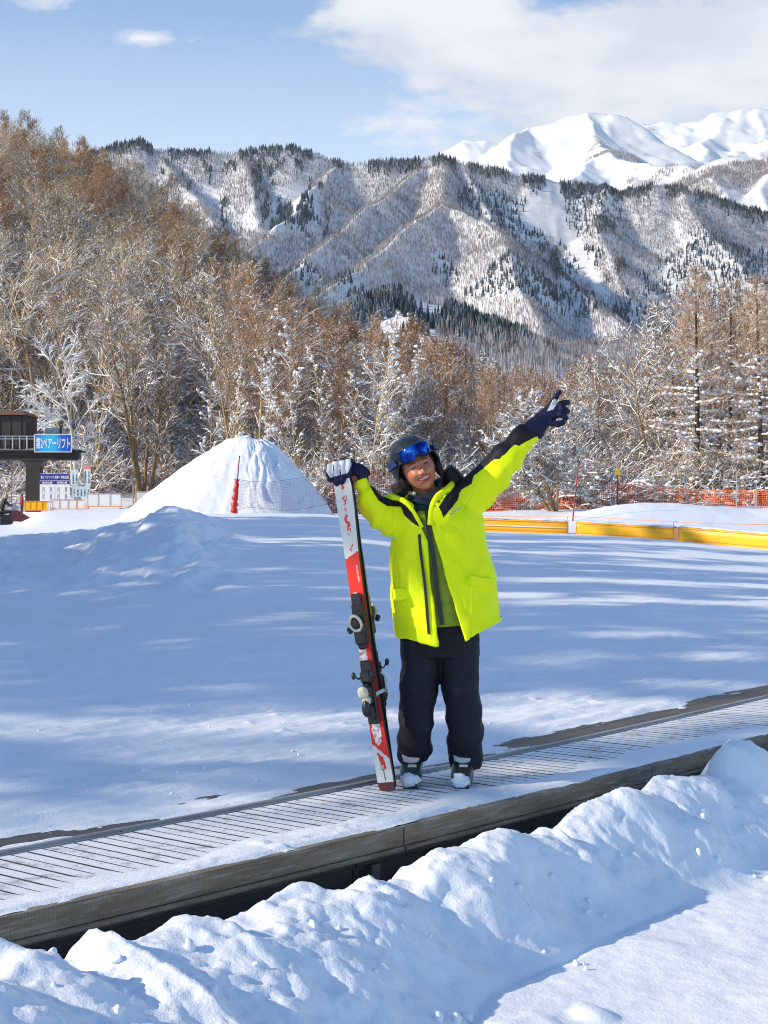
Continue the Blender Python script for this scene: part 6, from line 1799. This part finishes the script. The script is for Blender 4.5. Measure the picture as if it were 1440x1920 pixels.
def glove_high():
    mb = MB(); D = -.05
    loft(mb, limb_secs([(W(997, 812, D+.015), .052, .048), (W(1003, 804, D+.01), .054, .048), (W(1012, 793, D), .044, .038), (W(1022, 783, D-.005), .040, .026), (W(1036, 772, D-.01), .041, .024), (W(1045, 768, D-.01), .036, .022)]), 22)
    fing = [[(1030, 766), (1036, 754), (1043, 743), (1048, 736)], [(1041, 763), (1051, 757), (1059, 755), (1064, 755)], [(1044, 769), (1053, 767), (1060, 768), (1064, 771)], [(1042, 777), (1051, 778), (1058, 780), (1061, 784)]]
    dz = [(-.012, -.02, -.028, -.030), (-.01, -.02, -.015, .0), (-.01, -.03, -.022, -.0), (-.005, -.03, -.030, -.012)]
    for f, d in zip(fing, dz): finger(mb, [W(x, y, D+q) for (x, y), q in zip(f, d)], .0155)
    finger(mb, [W(1026, 787, D-.005), W(1036, 794, D-.02), W(1047, 795, D-.03), W(1055, 793, D-.03)], .0165)
    pal = [(1026, 771), (1036, 750), (1041, 748), (1046, 754), (1037, 768), (1030, 770)]
    def matfn(c, n):
        px = 720+c[:, 0]/c[:, 1]*F; py = HY-(c[:, 2]-H)/c[:, 1]*F
        return np.where(inpoly(px, py, pal), 1, 0)
    own(remeshed(mb, 'glove', .0034, [M['glove'], M['glovewhite']], man, 3, None, matfn))
glove_low(); glove_high()

ICO3, ICO3F = ico(4)
# ski boots ---------------------------------------------------------------
def boot(px, py, col, ang, label_col):
    """px,py: photo position of the toe of the sole"""
    toe = W(px, py, -.10); zb = float(BW([[float(sw(toe.x, toe.y+.12)[0]), float(sw(toe.x, toe.y+.12)[1]), 0.004]])[0][2])
    T = Matrix.Translation((toe.x, toe.y, zb)) @ Matrix.Rotation(R(ang), 4, 'Z')
    tv = lambda x, y, z: T @ Vector((x, y, z)); ux, uz = (T.to_3x3() @ Vector((1, 0, 0))), Vector((0, 0, 1))
    mb = MB(); secs = []
    for (y, zc, hw, hh) in ((.004, .035, .036, .020), (.02, .042, .047, .030), (.06, .050, .054, .038), (.11, .060, .055, .048), (.15, .078, .052, .064), (.20, .092, .050, .078), (.26, .090, .046, .076), (.295, .072, .040, .056)):
        secs.append((tv(0, y, zc), ux, uz, hw, hh))
    loft(mb, secs, 26, 3.0)
    secs = [(tv(0, y, z), ux, (T.to_3x3() @ Vector((0, 1, 0))), a, b) for (z, y, a, b) in ((.09, .19, .048, .075), (.14, .18, .048, .070), (.19, .17, .048, .068))]
    loft(mb, secs, 26, 2.6)
    shell = remeshed(mb, 'boot', .005, [simple('boot_'+label_col, col, .32, 0, .1, 6)], man, 2); own(shell)
    mb = MB(); mb.prism([(-.034, .0), (.034, .0), (.038, .08), (.034, .30), (-.034, .30), (-.038, .08)], 0, .022, T); sole = mb.build('sole', M['black'], shell, auto=30)
    mb = MB()
    for z0, y0, wd in ((.113, .118, .074), (.088, .085, .080)):
        q = [tv(wd*.68*math.sin(a), y0+.045-.055*math.cos(a), z0-.018*(1-math.cos(a))) for a in np.linspace(-1.25, 1.25, 11)]
        for a_, b_ in zip(q[:-1], q[1:]): mb.bar(a_, b_, .019, .007, 0, up=(0, -.75, .66))
        mb.box(tv(.006, y0-.014, z0+.006), (.042, .010, .016), None, .003)
    mb.build('buckle', simple('pale_buckle', (.55, .57, .56), .35, .3), shell, auto=30)
    mb = MB(); secs = [(tv(0, y, zc), ux, uz, a, b) for (y, zc, a, b) in ((.082, .110, .012, .006), (.088, .118, .038, .012), (.105, .142, .046, .014), (.118, .170, .042, .012))]
    loft(mb, secs, 18); mb.build('tongue', simple('grey_tongue', (.45, .47, .47), .4), shell, True)
    v = ICO3*np.array([.047, .042, .034]); nn = fbm(ICO3[:, 0]*2.4+px, ICO3[:, 1]*2.4, 4, 7, ICO3[:, 2]*2.4)
    v = v*(1+.42*nn[:, None])+np.array([0, .020, .036]); v = v @ np.array(T.to_3x3()).T+np.array(T.translation)
    npmesh('snow', v, [ICO3F], M['snow'], shell, True)
    for c in shell.children: c.matrix_parent_inverse = Matrix.Identity(4)
boot(769, 1475, (.022, .055, .06), -4, 'teal'); boot(865, 1482, (.045, .038, .035), -6, 'charcoal')

# ================================================================== the skis
SB = at(727.5, 1482, 6.985); ST = at(641, 885, 6.985)
ax = (ST-SB).normalized(); nrm = Vector((-math.sin(R(24)), -math.cos(R(24)), 0)); nrm = (nrm-ax*nrm.dot(ax)).normalized(); wd = ax.cross(nrm).normalized()*-1
if wd.x < 0: wd = -wd
LS = 1.53
def kx(py): return (1482-py)/(1482-885)*(ST-SB).length
def halfw(l): return float(np.interp(l, [0, .02, .08, .25, .70, 1.15, 1.34, 1.44, 1.50, 1.53], [.034, .044, .0445, .040, .0335, .040, .0475, .048, .038, .012]))
def make_ski(side, label, cols):
    """side +1: topsheet towards the camera; -1: the mate behind, base against base"""
    root = empty('ski', SB); NN = nrm*side; base_off = .004+.0
    def camber(l): return .010*math.sin(min(1, max(0, l/1.35))*math.pi) if l < 1.35 else 0
    def tipb(l): return .03*((l-1.42)/.18)**2 if l > 1.42 else 0
    def P(u, l, h): return wd*u+ax*l+NN*(base_off+h+camber(l)+tipb(l))
    nl, nw = 260, 16; V = []; Fs = []; mi = []
    def thick(l): return float(np.interp(l, [0, .1, .5, .9, 1.4, 1.6], [.007, .010, .018, .018, .010, .006]))
    for i in range(nl+1):
        l = LS*i/nl; hw = halfw(l); t = thick(l)
        for j in range(nw+1): V.append(P(-hw*.93+2*hw*.93*j/nw, l, t))
        for j in range(nw+1): V.append(P(hw-2*hw*j/nw, l, 0))
    n = 2*(nw+1)
    for i in range(nl):
        l = LS*(i+.5)/nl
        for j in range(n):
            Fs.append((i*n+j, i*n+(j+1) % n, (i+1)*n+(j+1) % n, (i+1)*n+j))
            if j < nw: mi.append(cols(l, (-1+2*(j+.5)/nw)))
            elif j == nw or j == n-1: mi.append(2)
            else: mi.append(3)
    Fs.append(tuple(range(n))[::-1]); mi.append(2); Fs.append(tuple(nl*n+j for j in range(n))); mi.append(2)
    me = bpy.data.meshes.new('board'); me.from_pydata([tuple(v) for v in V], [], Fs)
    o = link('board', me, [M['skiwhite'], M['skired'], M['skiedge'], M['skibase'], M['skibrown'], M['skidirty']], root); me.polygons.foreach_set('material_index', mi); me.update()
    tag(root, label, 'ski', 'the pair of skis held upright')
    return root, P, thick
M['skiwhite'] = simple('white_topsheet', (.72, .72, .70), .35, 0, .05, 6); M['skired'] = simple('red_topsheet', (.78, .022, .012), .3, 0, .06, 6)
M['skiedge'] = simple('dark_ski_edge', (.035, .015, .018), .4); M['skibase'] = simple('black_ski_base', (.02, .012, .015), .5); M['skibrown'] = simple('maroon_tail', (.10, .022, .022), .4)
def snowy_red():
    m, nt, b = mat('snow_smeared_topsheet'); v = coords(nt); n = noise(nt, 30, 6, .65, v)
    L(nt, ramp(nt, n.outputs[0], [(.44, (.55, .20, .22)), (.52, (.80, .80, .84))]), b.inputs['Base Color']); b.inputs['Roughness'].default_value = .6; return m
M['skidirty'] = snowy_red()
def cols_front(l, u):
    py = 1482-l/(ST-SB).length*(1482-885)
    if py > 1466: return 4
    if py > 1398+30*(u+1)/2*1.0+0:
        if abs(u-(-.12+(py-1415)*.011)) < .32 and py < 1440 - 0*u and py > 1412+14*(u+.2): return 1
        return 0
    if py > 1392+30*(u+1)/2: return 0
    if py > 1338:
        if (u-(-.1))**2/.36+((py-1368)/27)**2 < 1: return 5
        return 1
    if 1206 < py < 1250 and u < .30: return 5
    if py > 1110 and u < -.05+(py-1110)*.0 and py < 1160: return 5 if u > -.75 else 1
    if u < .25 and 1150 < py < 1340: return 5 if (u > -.6) else 0
    if py > 1047-14*(u+1)/2: return 1
    return 0
sk1, P1_, th1 = make_ski(1, 'white and red ski facing the camera with its binding on the near side', cols_front)
sk2, P2_, th2 = make_ski(-1, 'second ski turned away behind the red and white one with bindings to the right', lambda l, u: 1)
def marks():
    """worn red print on the white part"""
    rg = random.Random(8); f = lambda l: thick_(l)
    def q(u, py): l = kx(py); return P1_(u*halfw(l), l, th1(l)+.0006)
    mb = MB()
    def stroke(pts, w):
        for (u0, y0), (u1, y1) in zip(pts[:-1], pts[1:]):
            a, b_ = q(u0, y0), q(u1, y1); mb.bar(a, b_, w, .0012, 0, up=nrm)
    stroke([(-.25, 905), (.15, 915)], .006); stroke([(.1, 903), (-.15, 917)], .006); stroke([(-.02, 902), (0, 918)], .005)
    stroke([(.05, 931), (-.2, 934), (.0, 938), (.10, 943), (-.15, 946)], .006)
    stroke([(.2, 928), (.22, 936), (.05, 940)], .004); stroke([(-.1, 952), (.05, 958)], .005); stroke([(-.05, 962), (.0, 968)], .004)
    stroke([(.1, 966), (-.15, 969), (-.18, 976), (.0, 981), (.25, 979)], .012)
    stroke([(-.1, 987), (.3, 984)], .011); stroke([(.0, 986), (.05, 992), (-.15, 993)], .009); stroke([(.3, 990), (.15, 998)], .004); stroke([(-.1, 1000), (.05, 1003)], .004)
    stroke([(-.1, 1027), (.0, 1031)], .007); stroke([(.28, 1020), (.1, 1027)], .005); stroke([(.05, 1031), (.12, 1033)], .006)
    o = mb.build('red_print', M['skired'], sk1)
    mb = MB()
    # small white vertical word on the red part
    l = kx(1075); c = P1_(.02, l, th1(l)+.0005); Rm = Matrix((ax*-1, wd*-1*-1, nrm)).transposed()
    Rm = Matrix((ax, (nrm.cross(ax)), nrm)).transposed()
    text_mesh('lettering', 'PERFORMER', .02, M['white'], sk1, c-Vector((0, 0, 0)), Rm, .0008, fit=(.080, .009))
    mb.ball(q(.0, 1117), .003, 8, 6)
    l = 0
    mb.bar(q(-.1, 1433), q(-.1, 1441), .018, .0012, 0, up=nrm); mb.build('screw', M['grey_metal'], sk1)
    mb = MB(); mb.bar(q(-.02, 1440), q(.05, 1462), .003, .0012, 0, up=nrm); mb.bar(q(-.3, 1441), q(.25, 1441), .003, .0012, 0, up=nrm); mb.build('tail_line', M['black'], sk1)
marks()
M['cream_plastic'] = simple('cream_binding_plastic', (.55, .52, .42), .4, 0, .05)
def binding(root, P, th, py_toe, py_heel, mir):
    def B(mb, u, py, h, du, dl, dh, bv=.006, tw=0):
        l = kx(py); c = P(u, l, th(l)+h); Rm = Matrix((wd, ax, (P(0, l, 1)-P(0, l, 0)).normalized())).transposed() @ Matrix.Rotation(R(tw), 3, 'Z')
        mb.box(c, (du, dl, dh), Rm, bv); return c, Rm
    # toe piece
    mb = MB(); B(mb, 0, py_toe+5, .010, .062, .19, .018); B(mb, 0, py_toe+22, .030, .054, .11, .030, .012); B(mb, 0, py_toe-25, .012, .040, .035, .020); B(mb, 0, py_toe+42, .018, .040, .05, .022, .008); B(mb, 0, py_toe-40, .010, .050, .06, .016, .005)
    mb.build('toe_plate', M['black'], root, auto=35)
    mb = MB(); c, Rm = B(mb, 0, py_toe, .048, .052, .060, .042, .016); B(mb, -.038, py_toe+14, .050, .022, .032, .020, .006, 25); B(mb, .038, py_toe+14, .050, .022, .032, .020, .006, -25)
    mb.build('toe_wings', M['black'], root, auto=35)
    mb = MB(); l = kx(py_toe); ring = []
    for k in range(17):
        a = 2*math.pi*k/16; ring.append(P(.029*math.cos(a)*(1-.15*math.sin(a)), l+.036*math.sin(a)-.004, th(l)+.058+.012*math.sin(a)))
    mb.tube(ring, .0075, 8, False); mb.build('toe_ring', M['cream_plastic'], root, True)
    # heel piece
    mb = MB(); B(mb, 0, py_heel+5, .012, .056, .30, .020); B(mb, 0, py_heel+8, .040, .050, .10, .050, .014); B(mb, -.0, py_heel+40, .038, .044, .075, .040, .014, 8); B(mb, 0, py_heel-24, .026, .058, .06, .030, .010)
    mb.build('heel_housing', M['black'], root, auto=35)
    mb = MB(); l = kx(py_heel+4); B(mb, -.004, py_heel+2, .078, .050, .056, .034, .014, 12); B(mb, .004, py_heel+17, .070, .040, .040, .030, .010, -8)
    mb.build('heel_cup', M['cream_plastic'], root, auto=50)
    mb = MB(); l = kx(py_heel+30); mb.ball(P(0, l, th(l)+.078), (.020, .020, .042), 14, 10); mb.build('heel_lever', M['black'], root, True)
    mb = MB(); la, lb = kx(py_heel-25), kx(py_heel-25)
    for s in (-1, 1):
        mb.tube([P(s*.03, la, th(la)+.012), P(s*.044, la-.01, th(la)+.02), P(s*.047, la+.01, th(la)+.055)], .004, 8)
        mb.ball(P(s*.047, la+.012, th(la)+.062), (.010, .010, .018), 10, 8)
    mb.build('brake_arm', M['black'], root, True)
binding(sk1, P1_, th1, 1163, 1290, 1); binding(sk2, P2_, th2, 1150, 1278, -1)
# strap tying the pair
mb = MB(); l = kx(1302)
ring = [P1_(-.040, l-.06, .06), P1_(-.030, l-.045, .035), P1_(.0, l-.02, .026), P1_(.030, l+.005, .024), P1_(.043, l+.012, .004), P2_(.045, l+.014, .0), P2_(.040, l+.01, .03), P2_(.030, l-.0, .06)]
for a, b_ in zip(ring[:-1], ring[1:]): mb.bar(a, b_, .016, .004, .0, up=nrm)
o = mb.build('ski_strap', simple('pale_grey_strap', (.50, .56, .56), .6), None, auto=40); o.location = SB; tag(o, 'pale grey strap tying the two skis together at the heel bindings', 'strap')
